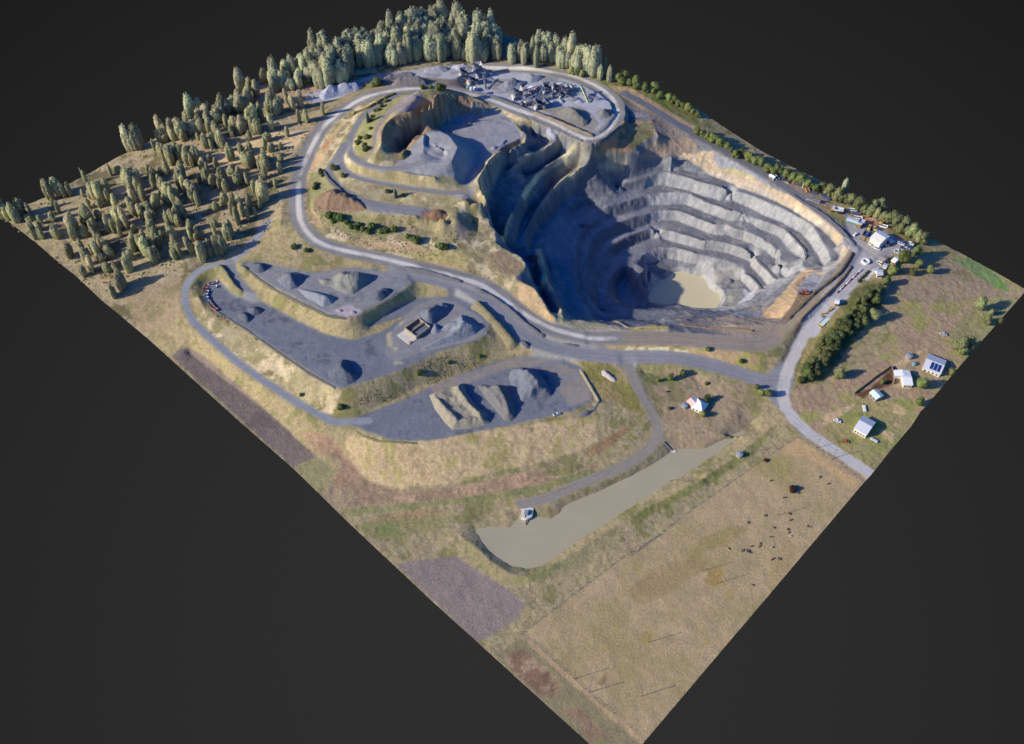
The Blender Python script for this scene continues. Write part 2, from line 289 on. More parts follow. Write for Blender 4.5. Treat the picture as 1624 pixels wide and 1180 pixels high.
HP('P6 1260,600,-45 1330,670 1390,750 1300,830 1180,960,-45', w=3)
HP('P6 270,500,-48.5 350,450 450,435 600,470 690,495,-48.5 850,500,-45 900,450,-41 1050,500,-42 1150,480,-40 1000,600,-44 1200,600,-44', w=2)
POND = 'P6 300,590 390,510 480,490 650,540 770,570 810,650 860,720 1000,800 985,880 940,965 750,968 600,960 520,920 400,915 200,910 100,890 70,820 130,690 220,610'
HP(POND, -52.3, closed=True, w=6)
deep([(*unproj(x, y, pit_depth(-52.3)),) for x, y, _ in T(POND)], pit_depth(-55), 3)
HP('P6 930,650,-46 1050,770,-45.5 1060,860 1000,960,-46 900,990', w=2)
HP('P6 1050,850,-45 1180,850,-45 1100,950,-45.5 1150,740,-45')
# spiral ramp in the shade
HP('Q8 890,650,-26 880,520,-27 870,400,-28 930,270,-29 1000,160,-30 1080,105,-31 1180,105,-32 1280,130,-33 1370,175,-33.5', w=3)
HP('Q8 930,560,-27 930,430,-28 990,300,-29.5 1060,190,-30.5 1110,140,-31 1190,140,-32 1240,200,-33.5 1290,290,-34.5 1370,185,-33.5', w=3)
HP('Q8 1180,250,-43 1090,330,-43.5 1070,400,-44 1090,480,-44.5 1180,570,-46 1300,615,-47', w=2)
HP('Q8 1220,260,-43 1150,340,-44 1140,440,-45 1230,540,-48 1400,580,-50', w=2)
HP('Q8 1420,200,-43 1440,300,-45 1330,340,-47 1400,420,-50 P4 1200,860,-44 1300,780,-45', w=2)
# south side: ramps under the rim
HP('Q8 495,700,12.5 560,720,12 700,735,11 860,765,10 1000,785,9.5 1100,795,9 1240,825,8.5 1350,800,9.5 1430,785,10 1624,800,10.5', w=3)
HP('Q8 1110,735,0 1250,745,0 1400,750,0.5 1540,770,1 1624,745,1.5 P6 250,1085,1.5 550,1105,2', w=2)
HP('Q8 1045,565,-22 1200,600,-21 1400,625,-20 1624,615,-19 P6 500,1000,-18 750,1000,-17 950,1020,-16 1150,1000,-15 1300,920,-17 1450,790,-20 1570,730,-22', w=2)
HP('Q8 1150,720,-18 1400,735,-17 1600,730,-15 P6 560,1070,-13 900,1060,-11 1200,1040,-10 1380,930,-12', w=2)
# terraces of the soil corner
H('P8 0,830,1 200,840,1 380,850,1 500,855,2 640,860,3 P8 20,780,-4 380,745,-3 300,690,-6 480,720,-1', w=2)
H('P8 380,700,-5 600,480,-7 750,330,-8 900,250,-7', w=2)
H('P8 480,710,0 700,500,-1 860,340,-1 1000,260,0 1190,240,1', w=2)
H('P8 640,860,8 720,760,8.5 880,560,9 900,500,8 1040,530,9', w=2)
H('P8 680,920,8.5 900,690,9.5 1060,520,10 1200,400,10.5 1400,240,11 1560,20,11.5', w=2)
H('P8 880,430,-1 960,330,-2 1120,420,4 1180,300,4')
H('P8 0,930,9 250,930,9.5 450,930,9.5 580,900,9.5')
# office corner and right bank
H('Q7 0,960,10 200,780,10 560,470,11 800,220,11.5')
H('K 1215,575,7 1240,570,7 1262,530,8 1285,495,9')
pad('Q6 100,330 300,330 520,420 620,480 850,600 1100,720 1050,860 720,840 560,950 520,1060 300,1100 150,1170 400,850 250,740 100,620 0,420', 10)

# ---- relax everything between the surveyed lines
def relax():
    ok = Zw > 0; Z = np.where(ok, Zc/np.maximum(Zw, 1e-9), 0)
    levels = [(Z, ok)]
    while min(levels[-1][0].shape) > 24:
        z, o = levels[-1]; h, w = z.shape; h2, w2 = h//2, w//2
        zz = (z*o)[:h2*2, :w2*2].reshape(h2, 2, w2, 2).sum((1, 3)); oo = o[:h2*2, :w2*2].reshape(h2, 2, w2, 2).sum((1, 3))
        levels.append((np.where(oo > 0, zz/np.maximum(oo, 1), 0), oo > 0))
    cur = None
    for z, o in reversed(levels):
        h, w = z.shape
        if cur is None: cur = np.full((h, w), z[o].mean())
        else:
            yi = np.clip((np.arange(h)+.5)/2-.5, 0, cur.shape[0]-1); xi = np.clip((np.arange(w)+.5)/2-.5, 0, cur.shape[1]-1)
            y0 = yi.astype(int); x0 = xi.astype(int); y1 = np.minimum(y0+1, cur.shape[0]-1); x1 = np.minimum(x0+1, cur.shape[1]-1); ty = (yi-y0)[:, None]; tx = xi-x0
            cur = (cur[y0][:, x0]*(1-tx)+cur[y0][:, x1]*tx)*(1-ty)+(cur[y1][:, x0]*(1-tx)+cur[y1][:, x1]*tx)*ty
        cur[o] = z[o]
        n = 260 if h < 500 else (120 if h < 900 else 70)
        for k in range(n):
            p = np.pad(cur, 1, 'edge'); avg = (p[:-2, 1:-1]+p[2:, 1:-1]+p[1:-1, :-2]+p[1:-1, 2:])*.25
            cur = np.where(o, z, avg)
    for k in range(1):
        p = np.pad(cur, 1, 'edge'); cur = cur*.5+(p[:-2, 1:-1]+p[2:, 1:-1]+p[1:-1, :-2]+p[1:-1, 2:])*.125
    return cur
HZ = relax()
def blur(a, n):
    for _ in range(n):
        p = np.pad(a, 1, 'edge'); a = (p[:-2, 1:-1]+p[2:, 1:-1]+p[1:-1, :-2]+p[1:-1, 2:]+p[1:-1, 1:-1]*2)/6
    return a

# ease the joints between road, pad and bank
_fl = np.zeros((NY, NX), bool)
for _n in ROADS: _fl |= ROADS[_n][2] < ROADS[_n][1]*.5+3
for _P in (PAD_LO, PAD_MI, PAD_UP): _fl |= polymask(TW(_P, dict(zip((PAD_LO, PAD_MI, PAD_UP), (9.5, 20, 28)))[_P]))
_k = blur(_fl.astype(float), 3)*(1-blur(polymask(TW('P1 700,20 K 1090,212 1345,377 1354,395 1262,500 1205,535 960,520 905,515 Q8 420,700 P2 600,900 360,360 P1 240,1000', 12)).astype(float), 4))
HZ = HZ*(1-_k)+blur(HZ, 7)*_k

# narrow catch benches on the long shaded faces
_w = blur(polymask(TW('P1 900,300 1600,450 P3 540,650 P4 450,60 P4 400,700 Q8 700,760 Q8 450,640 P2 700,900 P2 500,620 P2 400,0', 6)).astype(float), 8)
_gy, _gx = np.gradient(HZ, RS); _sl = np.clip((np.hypot(_gx, _gy)-.35)/.3, 0, 1); _T = 6.0
_ph = HZ+fbm(30, 77, 2)*2.0
HZ = HZ-_w*_sl*.95*np.sin(2*np.pi*_ph/_T)*_T/(2*np.pi)
# ------------------------------------------------------------------ ground colours (surface materials, plus some light and shade painted into the pit)
KEXP = 0.62
def lin(c):
    c = np.array(c, float)/255; return np.where(c < .04045, c/12.92, ((c+.055)/1.055)**2.4)
def alb(c): return np.clip(lin(c)/KEXP*np.array((1, .985, .92)), 0.005, .85)
n_big, n_mid, n_sml, n_fin = fbm(60, 1), fbm(16, 2), fbm(5, 3), vnoise(1.0, 4)
n_str = fbm(3, 5, 2)
def hit(px, py):
    """where the sight line through a traced point first meets the ground"""
    zs = np.arange(85, -60, -.35)
    xy = np.array([unproj(px, py, z) for z in zs]); h = bilz(xy[:, 0], xy[:, 1])
    k = np.argmax(h >= zs)
    if h[k] < zs[k]: k = len(zs)-1
    return float(xy[k, 0]), float(xy[k, 1]), float(zs[k])
def bilz(x, y):
    fx = np.clip((x-X0)/RS-.5, 0, NX-1.001); fy = np.clip((y-Y0)/RS-.5, 0, NY-1.001); i = fx.astype(int); j = fy.astype(int); tx = fx-i; ty = fy-j
    return (HZ[j, i]*(1-tx)+HZ[j, i+1]*tx)*(1-ty)+(HZ[j+1, i]*(1-tx)+HZ[j+1, i+1]*tx)*ty
def TH(txt): return [hit(x, y) for x, y, _ in T(txt)]
def mixc(a, b, t): return a+(b-a)*t[..., None]
COL = np.zeros((NY, NX, 3)); ZONE = np.zeros((NY, NX), np.int8); GRS = np.ones((NY, NX)); ROCK = np.zeros((NY, NX))
def tex(c, var=.12, patch=None, pt=0., c2=None):
    """mottled surface: c speckled by var, with patches of colour 'patch'; evaluated on a window of the raster"""
    def f(q):
        o = np.ones(n_fin[q].shape+(3,))*alb(c)
        if c2 is not None: o = mixc(o, np.ones_like(o)*alb(c2), np.clip(.5+n_mid[q]*.8+n_fin[q]*.25, 0, 1))
        if patch is not None: o = mixc(o, np.ones_like(o)*alb(patch), np.clip((n_mid[q]*.7+n_sml[q]*.6+n_fin[q]*.3-pt)*3, 0, 1))
        return o*(1+var*(n_fin[q]*.7+n_sml[q]*.9))[..., None]
    return f
def flat(c): return lambda q: np.ones(n_fin[q].shape+(3,))*alb(c)
def paint(m, t, f=2, k=1.0, zone=None, grs=None, rock=None):
    if isinstance(m, str): m = polymask(TH(m))
    jj, ii_ = np.where(m.any(1))[0], np.where(m.any(0))[0]
    if not len(jj): return
    q = (slice(max(0, jj[0]-f-3), jj[-1]+f+4), slice(max(0, ii_[0]-f-3), ii_[-1]+f+4))
    a = blur(m[q].astype(float), f) if f > 0 else m[q].astype(float)
    if f > 1: a = np.clip((a-.5)*1.6+.5+n_sml[q]*.28*(4*a*(1-a)), 0, 1)
    a = a*k; COL[q] = mixc(COL[q], t(q), a)
    if grs is not None: GRS[q] += (grs-GRS[q])*a
    if rock is not None: ROCK[q] += (rock-ROCK[q])*a
    if zone is not None: ZONE[m] = zone
T_GRASS = tex((133, 122, 92), .22, (108, 104, 70), .12, (146, 132, 106))
T_LIGHT = tex((140, 130, 103), .26, (160, 146, 120), .15, (118, 112, 78))
T_PINK = tex((133, 118, 96), .18, (112, 104, 76), .1, (143, 126, 104))
T_GREEN = tex((122, 118, 86), .16, (108, 108, 74), .0, (132, 126, 84))
T_VGREEN = tex((98, 112, 60), .18, (82, 98, 48), .1)
T_BUSH = tex((138, 126, 100), .22, (92, 86, 64), .12, (150, 136, 112))
T_SCRUB = tex((100, 98, 62), .22, (70, 74, 44), .0)
T_FIELD = tex((147, 130, 101), .1, (132, 119, 84), .3, (140, 125, 94))
T_PLOW = tex((108, 97, 91), .1, (96, 86, 82), .2, (114, 103, 95))
T_RUST = tex((114, 92, 76), .2, (130, 112, 90), .0)
T_PAD = tex((93, 98, 108), .06, (78, 82, 92), .4, (102, 105, 113))
T_YARD = tex((146, 148, 156), .08, (114, 116, 122), .25, (146, 147, 153))
T_ROCK = tex((99, 101, 107), .1, (116, 114, 112), .25, (90, 93, 101))
T_SOIL = tex((158, 142, 120), .13, (176, 154, 126), .25, (142, 130, 114))
T_ORNG = tex((168, 143, 110), .15, (150, 118, 84), .3, (156, 138, 108))
T_BROWN = tex((124, 106, 88), .16, (96, 80, 66), .1, (146, 124, 100))
T_DIRT = tex((128, 116, 104), .08, (110, 102, 98), .2, (138, 120, 104))
T_HAUL = tex((122, 122, 124), .05, (108, 109, 112), .4, (130, 130, 131))
ALLQ = (slice(None), slice(None)); COL[:] = T_GRASS(ALLQ)

# bushland and forest floor
paint('K 0,320 120,280 250,215 400,130 480,90 700,20 800,40 960,115 900,120 760,112 660,118 600,125 530,152 500,200 480,240 455,300 440,345 400,400 330,420 290,440 270,520 240,545 120,440', T_BUSH, 4, grs=.7)
paint('Z3 0,560 300,470 450,500 520,560 350,600 330,700 0,640', tex((150,128,108), .1), 3)
paint('Z1 700,480 860,440 1050,400 1000,440 860,480 720,520', tex((176,152,118), .07), 2)
paint('Z2 620,770 800,650 1000,600 1250,590 1150,700 900,760 680,830', tex((172,152,118), .07), 3)
paint('Z4 370,140 430,150 600,215 600,330 430,330 370,320', tex((128,112,96), .14), 2)
paint('Z3 600,450 780,430 800,460 640,480', tex((168,148,120), .08), 2)
# land around the pads
paint('A1 0,520 200,330 230,560 380,740 600,1000 900,1180 540,1180 0,680', T_GRASS, 3)
paint('K 195,470 230,455 290,440 288,500 260,520 225,530', T_PINK, 3)
paint('A1 330,480 700,700 1000,900 1200,1000 1150,1150 1000,1130 600,850 330,600 250,500', T_LIGHT, 4)
paint('A5 0,40 130,100 300,280 550,500 900,810 1180,1080 1280,1180 1624,1180 1624,650 1300,570 1000,500 700,330 420,60', T_GRASS, 4)
paint('A5 1230,600 1624,650 A6 1624,0 1624,180 1300,290 1000,350 700,430 400,460 200,430 80,320 30,180 60,80', tex((156,138,106), .24, (134,124,84), .15, (168,148,118)), 4)
paint('A6 0,240 80,330 210,440 450,480 800,440 1300,330 1624,200 1624,350 1250,440 900,500 500,550 200,560 0,590', tex((128,110,90), .13, (146,122,100), .1), 4)
paint('A6 0,590 430,555 700,530 950,490 1250,440 1624,320 1624,380 1300,470 900,540 600,570 0,640', T_GREEN, 3)
paint('A3 600,950 800,850 950,800 950,900 800,1000 560,1100 400,1180 200,1180', T_GRASS, 3)
paint('A3 500,1040 620,950 760,880 820,840 780,900 700,980 560,1060', tex((124,102,78), .18), 5)
paint('A6 80,700 300,640 600,620 700,650 650,720 400,760 180,770', tex((122,116,82), .1, (104,110,70), .2), 4)
paint('A6 250,630 400,600 600,590 700,620 500,650 250,660', tex((132,114,86), .16), 5)
paint('A6 790,760 900,900 1060,1020 1200,1010 1320,960 1624,800 1624,860 1400,1000 1200,1070 1060,1060 900,960 760,850', T_GREEN, 3, .7)
paint('A8 0,640 300,480 500,370 700,230 860,110 900,60 930,60 780,250 500,430 200,600 0,700', tex((108,108,64), .2, (84,90,50), .1), 3, .8)
paint('A6 860,690 1000,700 1090,690 1120,640 1090,610 1200,560 1300,580 1420,530 1440,560 1380,640 1300,670 1240,620 1130,690 1050,720', T_PINK, 2)
# ploughed paddocks
paint('A5 130,100 170,60 240,48 320,85 450,200 650,370 850,550 1040,740 900,805', T_PLOW, 2, grs=.3)
paint('A5 910,815 1050,745 1110,760 1180,840 1080,930 1040,960', tex((128,122,90), .07), 2, grs=.3)
paint('A5 1060,965 1180,870 1230,900 1300,980 1350,1000 1200,1040 1180,1080', T_PINK, 3)
paint('A5 930,580 1120,590 1300,800 1350,900 1150,950 1200,760 1050,720', tex((134,112,92), .15), 4)
paint('A6 350,935 500,910 740,890 850,960 1050,1090 1150,1170 A7 310,450 250,540 60,655 0,600', tex((121,110,104), .09, (110,99,94), .2), 2, grs=.3)
# big dry paddock
FIELD = 'A7 275,615 500,450 800,220 1000,100 1150,0 A8 0,900 400,590 800,310 950,200 1055,140 1480,425 1400,530 840,1180 A7 900,1190 850,1110 650,950 560,850 450,760 350,670'
paint(FIELD, T_FIELD, 2, grs=.25)
paint('A8 950,210 1055,145 1450,410 1380,460 1250,330 1100,260 950,240', tex((160,134,98), .06), 3, .7)
paint('A8 880,270 1000,270 1000,380 900,420', tex((128,122,76), .1), 5, .5)
paint('A8 440,780 620,700 760,700 640,800 480,860 330,960', tex((124,112,70), .1), 6, .6)
paint('A8 900,900 960,860 1060,800 1020,950 930,1080 860,1150', tex((136,118,80), .1), 5, .4)
paint('A7 830,380 1000,250 1200,200 1250,260 1050,400 900,460', tex((128,110,78), .08), 7, .5)
paint('A7 900,620 960,580 970,640 930,670', tex((140,120,70), .12), 2, .6)
paint('A7 680,860 720,815 735,850 705,880', tex((112,88,56), .12), 1, .7)
paint('A7 1235,340 1260,270 1331,270 1331,350 1280,365', tex((136,114,68), .14), 2, .8)
paint('A8 600,1100 640,1090 665,1120 650,1160 600,1155', tex((136,116,78), .14), 2, .6)
# corner beyond the south fence
paint('A7 150,720 280,630 420,740 600,880 900,1170 900,1190 640,1190', tex((118,110,84), .08), 2, grs=.4)
paint('A7 190,740 240,690 300,690 380,760 500,860 480,940 380,930 270,830', T_RUST, 3)
paint('A7 640,1180 560,1060 480,1000 560,960 700,1100 780,1180', tex((124,104,84), .14, (112,110,78), .1), 3)
paint('A7 340,650 480,770 560,840 640,920 850,1110 920,1160 900,1175 820,1110 620,930 460,790 330,670', tex((152,130,100), .1), 1)
# homestead block and eastern paddock
paint('A3 830,470 900,450 1200,470 1500,590 1560,640 1600,700 1560,860 1300,990 1050,1020 1000,870 860,600', T_PINK, 3)
paint('A3 830,465 1000,455 1200,480 1350,520 1500,590 1450,600 1200,520 1000,500 870,600 840,560', T_GREEN, 3, .9)
paint('A3 850,560 1000,550 1100,560 1150,600 950,610', T_VGREEN, 4, .5)
paint('A3 1030,1010 1300,990 1500,900 1624,820 1624,860 1400,990 1250,1020', T_GREEN, 2, .6)
paint('A3 480,450 640,455 720,520 820,620 900,740 950,800 820,780 680,700 600,690 560,600', tex((140,124,84), .14, (112,106,62), .0), 3)
paint('A4 330,620 500,640 760,560 900,350 800,130 860,0 1260,-10 1440,110 1624,120 1600,160 1380,420 1250,560 1060,780 740,1170 600,1090 420,880 330,720', tex((136,118,96), .15, (126,122,76), .1, (146,126,104)), 3)
paint('A4 860,60 1000,0 1260,10 1420,110 1500,170 1380,180 1200,200 1000,200 900,150', T_PINK, 4)
paint('A4 1300,20 1370,0 1500,90 1520,150 1450,120 1340,60', tex((100,124,70), .1), 2)
paint('A4 1230,330 1350,200 1450,180 1598,170 1400,420 1250,430 1180,380', tex((124,122,86), .14), 6, .8)
paint('A4 500,880 660,760 800,720 1000,720 1040,780 900,1000 800,1120 560,940', tex((134,126,86), .14, (112,116,68), .15), 9, .85)
for q in ('A4 890,740 960,770 965,805 900,800', 'A4 900,840 940,850 930,870 895,865', 'A4 820,880 900,900 900,960 850,930', 'A4 540,800 700,740 690,760 520,870', 'A4 880,545 960,500 1150,410 1090,440 930,560'):
    paint(q, tex((170, 146, 112), .07), 2, .8)
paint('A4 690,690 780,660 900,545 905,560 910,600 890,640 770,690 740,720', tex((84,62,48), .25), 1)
paint('A4 640,200 700,150 800,160 780,210 700,240 640,230', T_VGREEN, 3)
paint('A4 430,280 600,150 800,100 860,130 830,250 700,380 520,640 330,640 380,450', T_SCRUB, 5, .8)
paint('A4 330,700 400,560 420,400 560,270 620,230 640,260 500,400 430,520 400,640', tex((134,124,84), .15), 3)
paint('Z8 0,0 130,40 400,170 700,330 1000,490 1624,820 1624,850 1300,690 1000,580 700,400 300,230 0,80', tex((136,124,88), .13), 3)
paint('Z8 1150,640 1240,690 1330,740 1450,820 1420,760 1500,790 1400,690 1290,640', tex((106,122,80), .1), 3)
# strip beside the east road
paint('Z4 980,440 1300,480 1624,650 1624,720 1500,700 1250,590 1120,530 1040,470', tex((116,112,72), .2, (90,100,52), .1), 3)
paint('Z4 1060,462 1200,480 1340,560 1500,660 1624,730 1624,815 1500,740 1350,640 1200,570 1120,520', T_ORNG, 1)
paint('K 1106,205 1180,250 1260,290 1340,335 1400,360 1400,375 1340,360 1260,312 1180,262 1106,220', tex((132,114,90), .12, (104,106,64), .1), 2)
# hill with upper quarry
HILL = 'K 470,330 472,300 485,255 510,205 560,170 620,152 700,148 780,165 840,190 870,205 860,240 845,215 770,290 750,330 790,350 830,400 880,450 905,510 860,505 800,455 740,425 660,412 560,390 500,370'
paint(HILL, T_LIGHT, 2)
paint('Z5 180,620 200,580 300,420 420,290 400,330 280,560 215,600 210,780 240,860 300,970 250,960 190,870', T_ORNG, 1)
paint('Z5 200,620 330,600 390,720 330,740 260,800 210,880 190,800', T_GREEN, 2)
paint('Z5 230,820 300,740 380,720 520,800 560,860 400,870 230,870', T_BROWN, 2)
paint('Z5 250,870 420,860 560,880 700,960 760,1000 640,1030 480,1030 320,940', T_GREEN, 4, .8)
paint('Z5 300,990 480,1060 560,1010 640,1030 700,1060 900,1100 1050,1140 1080,1170 700,1110 500,1075', T_ORNG, 3, .6)
paint('Z5 800,1060 900,1080 1000,1130 1050,1180 A2 700,60 850,110 1000,190 1200,300 1380,440 1330,450 1150,330 950,210 700,110 550,60 480,10', T_ORNG, 3, .8)
paint('A2 350,0 900,0 1000,90 1150,210 1300,380 1200,300 1000,190 800,110 500,50', tex((152,140,92), .14), 4, .7)
paint('Z5 480,500 520,330 600,230 740,150 860,90 1050,70 1080,100 800,180 680,270 620,420 590,510', tex((128,122,88), .2, (102,104,68), .1), 3)
paint('Z5 520,320 600,240 760,140 700,220 620,300 560,400 520,470 500,400', T_VGREEN, 4, .2)
paint('Z5 630,420 650,340 720,270 860,220 1000,120 1180,125 1340,190 1345,215 1200,245 1110,270 1000,345 900,400 840,470 740,540 700,500', T_BROWN, 2, grs=.2, rock=.6)
paint('Z5 600,560 640,420 700,460 750,540 740,570', T_LIGHT, 2)
paint('Z5 680,240 740,200 830,120 900,110 930,130 900,190 800,230', tex((136,126,126), .08, (150,106,86), .5), 2)
paint('A2 760,0 950,0 1180,110 1150,180 1090,200 1000,150 880,80', T_BROWN, 3, .7)
paint('Z5 1130,900 1250,880 1340,900 1390,1050 1330,1040 1250,1050 1130,1030', tex((122,112,102), .16, (146,126,104), .1), 3)
paint('Z5 560,815 700,810 860,840 980,850 900,900 700,885 570,860', tex((116,116,120), .06), 1)
paint('Z5 905,880 960,850 1060,845 1080,880 1040,920 950,910', T_BROWN, 1)
BOWL = 'Z5 760,545 860,450 1000,345 1060,300 1130,265 1200,245 1310,215 1370,200 1440,230 1500,280 1560,370 1560,395 1450,445 1370,500 1310,560 1280,620 1250,670 1200,700 1120,650 1100,642 950,635 800,618 850,580 740,590'
paint(BOWL, tex((122,123,128), .08, (106,108,114), .3, (131,131,134)), 1, zone=2, grs=.0, rock=.2)
paint('Z5 1080,745 1160,750 1250,690 1270,700 1280,760 1240,790 1150,790', tex((140,134,126), .08), 2)
paint('Z5 1360,190 1440,220 1510,270 1550,330 1590,385 1560,420 1400,500 1330,560 1300,640 1300,720 1330,790 1290,810 1240,790 1270,740 1255,680 1310,540 1390,480 1480,430 1555,385 1530,340 1480,280 1420,235', T_LIGHT, 1)
# the pit
PIT_P = 'P1 700,20 800,110 860,60 1000,100 1200,150 1290,220 1400,270 P3 330,290 500,300 P3 900,20 Z4 1100,600 1140,540 1200,590 1350,650 K 1090,212 1150,243 1200,274 1250,304 1300,340 1345,377 1354,395 1340,412 1300,463 1262,500 1235,530 1205,542 1150,540 1050,532 960,530 905,520 885,510 Q8 420,700 350,680 250,500 180,370 0,330 P2 600,1000 760,860 740,780 620,680 460,590 370,520 360,360 290,300 240,170 100,110 P1 200,1060 240,980 190,850 150,760 240,560 400,400 600,320 790,210'
paint(PIT_P, T_ROCK, 1, zone=3, grs=0., rock=1.)
paint('P5 350,40 480,0 920,0 1100,110 1624,420 P7 500,140 800,260 1100,430 1300,570 1600,880 1420,1180 P7 1370,1100 1405,985 1350,880 1270,770 1180,690 1050,600 800,440 450,270 0,110 P5 1200,440 960,350 800,270 560,90 420,60', T_SOIL, 2)
paint('P5 920,20 1200,160 1624,400 1624,450 1300,310 1000,220 900,110', tex((126,127,134), .1), 2)
paint('P5 1050,210 1250,240 1420,330 1500,400 1400,370 1200,290 1040,250', tex((156,146,100), .2), 2, .7)
paint('Z4 1110,560 1190,600 1300,640 1350,760 1400,760 1450,850 1624,900 1624,830 1400,680 1250,600', T_DIRT, 2)
paint('P3 520,340 700,190 900,10 1000,0 1250,30 1290,200 1220,260 1120,270 1050,340 1000,430 760,415 480,440', T_BROWN, 3)
paint('P3 950,230 1100,80 1150,0 1280,100 1280,220 1110,320 1000,420 940,300', tex((96,96,66), .25), 3, .8)
paint('P3 560,380 700,220 940,240 980,330 860,420 700,400', tex((142,108,80), .15), 4, .6)
paint('P3 1260,150 1624,260 1624,460 1300,500 1100,480 1200,300 1330,290', T_DIRT, 3)
paint('P3 300,300 430,300 520,350 640,410 960,420 1100,400 1000,460 840,520 600,540 480,500 400,600 100,760 0,850 0,520', tex((116, 113, 104), .2, (138, 130, 106), .25), 4, .75)  # hollow slope painted darker to stand in for the ridge's shadow
paint('P3 550,560 880,520 950,520 900,620 700,670 560,690', tex((160,146,124), .15), 3, .7)
paint('P1 160,760 200,640 260,540 400,400 600,310 780,220 830,260 700,320 560,380 420,450 270,580 210,700 190,850 260,930 240,1060 100,1177 0,1100 120,900', T_LIGHT, 2, .9)
paint('P1 1210,190 1230,240 1100,330 1010,390 850,470 700,550 600,640 560,630 720,480 950,380 1180,260', tex((172,154,132), .1), 1, .8)
paint('P1 1400,290 1430,340 1300,480 1100,600 950,720 850,880 740,1030 700,980 760,860 900,700 1100,560 1240,450', tex((182,172,140), .14), 1, 1)  # tan crest strip, colour lifted so the ridge top reads as sunlit
paint('P1 1600,480 1600,530 1450,680 1300,770 1150,900 960,1130 940,1120 1100,900 1300,710 1540,560', tex((160,148,118), .12), 1, .7)
paint('P2 460,440 520,240 580,140 600,170 540,260 510,420 480,530 440,500', tex((176,158,120), .1), 1)
paint('P2 0,0 190,100 290,230 290,310 370,370 380,540 620,670 760,800 740,890 600,1000 860,1100 920,1177 0,1177', T_LIGHT, 3, .8)
paint('P2 250,700 450,620 740,800 740,880 600,980 500,950 350,850', T_BROWN, 3, .7)
paint('Q8 0,330 180,380 250,480 340,620 400,690 450,780 300,720 150,600 0,520', T_ORNG, 2)
paint('P2 870,620 970,600 1000,800 1070,1130 1177,1177 940,1100 980,920 930,830', tex((178,156,122), .1), 1)
paint('Q8 380,680 480,600 490,680 700,730 1000,780 1240,820 1430,785 1624,800 1624,880 1100,880 700,850 450,790', tex((156,146,126), .1, (140,134,96), .3), 2)
paint('Q8 1240,820 1430,785 1624,790 1624,830 1440,830 1250,870', tex((144,132,84), .15), 2)
paint('P8 400,700 480,720 700,480 900,250 1190,235 1230,230 1100,440 1040,530 900,500 880,560 640,860 400,850', tex((158,136,106), .09, (176,142,104), .3), 3, .9)
paint('P8 380,740 480,720 700,730 620,850 430,850', tex((160,136,108), .14), 5, .8)
paint('P8 870,450 960,320 1060,270 1180,300 1100,440 1040,520 900,500', tex((112,114,124), .1), 2)
paint('P8 860,530 1040,530 700,920 620,900 740,760', tex((112,94,74), .15), 2)
paint('P6 0,1080 600,1100 1000,1080 1400,960 1500,940 P8 380,850 620,880 700,930 620,1050 300,1177 0,1177', tex((138,124,108), .1, (150,130,96), .3, (126,118,112)), 2, .9)
paint('P8 0,770 380,740 400,830 0,840', tex((116,117,124), .06), 2)
paint('P6 0,1000 500,1000 900,1040 1200,1000 1400,900 1560,740 1600,740 1400,950 1150,1050 600,1080 0,1130', T_ROCK, 2)
paint('P6 880,470 1000,440 1180,420 1250,520 1290,680 1180,700 1050,640 950,640 900,600', tex((122,120,118), .16), 3)
paint('P6 1070,720 1290,710 1300,830 1200,960 1000,980 1060,880', tex((122,122,118), .06), 2)
paint('P6 1090,790 1160,820 1160,890 1100,880', tex((150,148,134), .04), 2)
paint('P6 1290,700 1450,740 1400,860 1290,900 1230,900 1310,820', tex((150,154,170), .2), 2)
# ground between the two haul roads and around junctions
paint('A3 540,310 640,370 670,400 800,390 1160,400 1250,420 1500,500 1600,560 1624,540 1624,420 1560,400 1300,370 700,350', tex((148,128,100), .14, (128,120,72), .2), 2)
paint('A2 1100,580 1250,640 1624,680 1624,560 1400,560 1250,500 1100,420 1000,300 880,230 760,200 700,260 640,310 680,330 760,370 880,420 960,480', T_HAUL, 2, .9, grs=.0)
paint('A3 0,470 150,420 350,350 500,330 650,360 670,400 800,410 830,480 690,470 450,450 260,440 60,480', T_HAUL, 2, .9, grs=.0)
paint('A3 650,440 850,440 830,520 800,540 770,500 700,470', T_HAUL, 1, grs=0)
paint('K 1200,610 1240,570 1262,590 1250,640 1236,650', T_HAUL, 1, grs=0)
paint('A3 640,300 1000,300 1400,300 1560,290 1624,240 A4 100,350 250,330 330,290 300,340 240,420 130,465 50,460 A3 1500,400 1200,360 900,330', T_DIRT, 3, .9, grs=0)
for q in ('A3 760,370 825,365 825,390 765,388', 'A3 840,365 890,362 890,388 842,388', 'A3 915,365 1045,362 1045,388 918,388', 'A3 1075,375 1165,385 1165,400 1080,392'):
    paint(q, flat((178, 172, 138)), 0)
# pads
for q, zt in ((PAD_LO, T_PAD), (PAD_MI, T_PAD), (PAD_UP, tex((110,112,118), .07, (94,97,106), .3, (122,121,120)))):
    paint(q, zt, 1, zone=4, grs=.0)
paint('A2 560,850 700,800 1100,670 1300,680 1500,740 1600,880 1590,940 1450,980 1400,900 1360,800 1250,720 1050,740 850,820 600,900', tex((124,116,108), .08, (112,110,112), .2), 3, .9)
paint('A2 300,520 480,340 600,290 760,330 900,430 930,520 850,560 500,640 350,700 280,650', tex((118,117,118), .07), 3, .8)
for q in ('A2 290,520 320,500 330,600 370,610 350,625 300,590', 'A2 330,700 380,690 400,710 340,715', 'A2 370,450 420,420 415,435 380,470', 'A1 1150,490 1250,450 1340,500 1300,530 1180,520'):
    paint(q, tex((160, 150, 118) if 'A2' in q else (150, 138, 144), .1), 1, .7)
paint('A1 1180,480 1240,455 1330,490 1320,520 1240,530 1190,510', tex((152,140,146), .06), 2)
paint('A2 0,650 500,420 330,500 250,560 0,630', T_PAD, 1, .3)
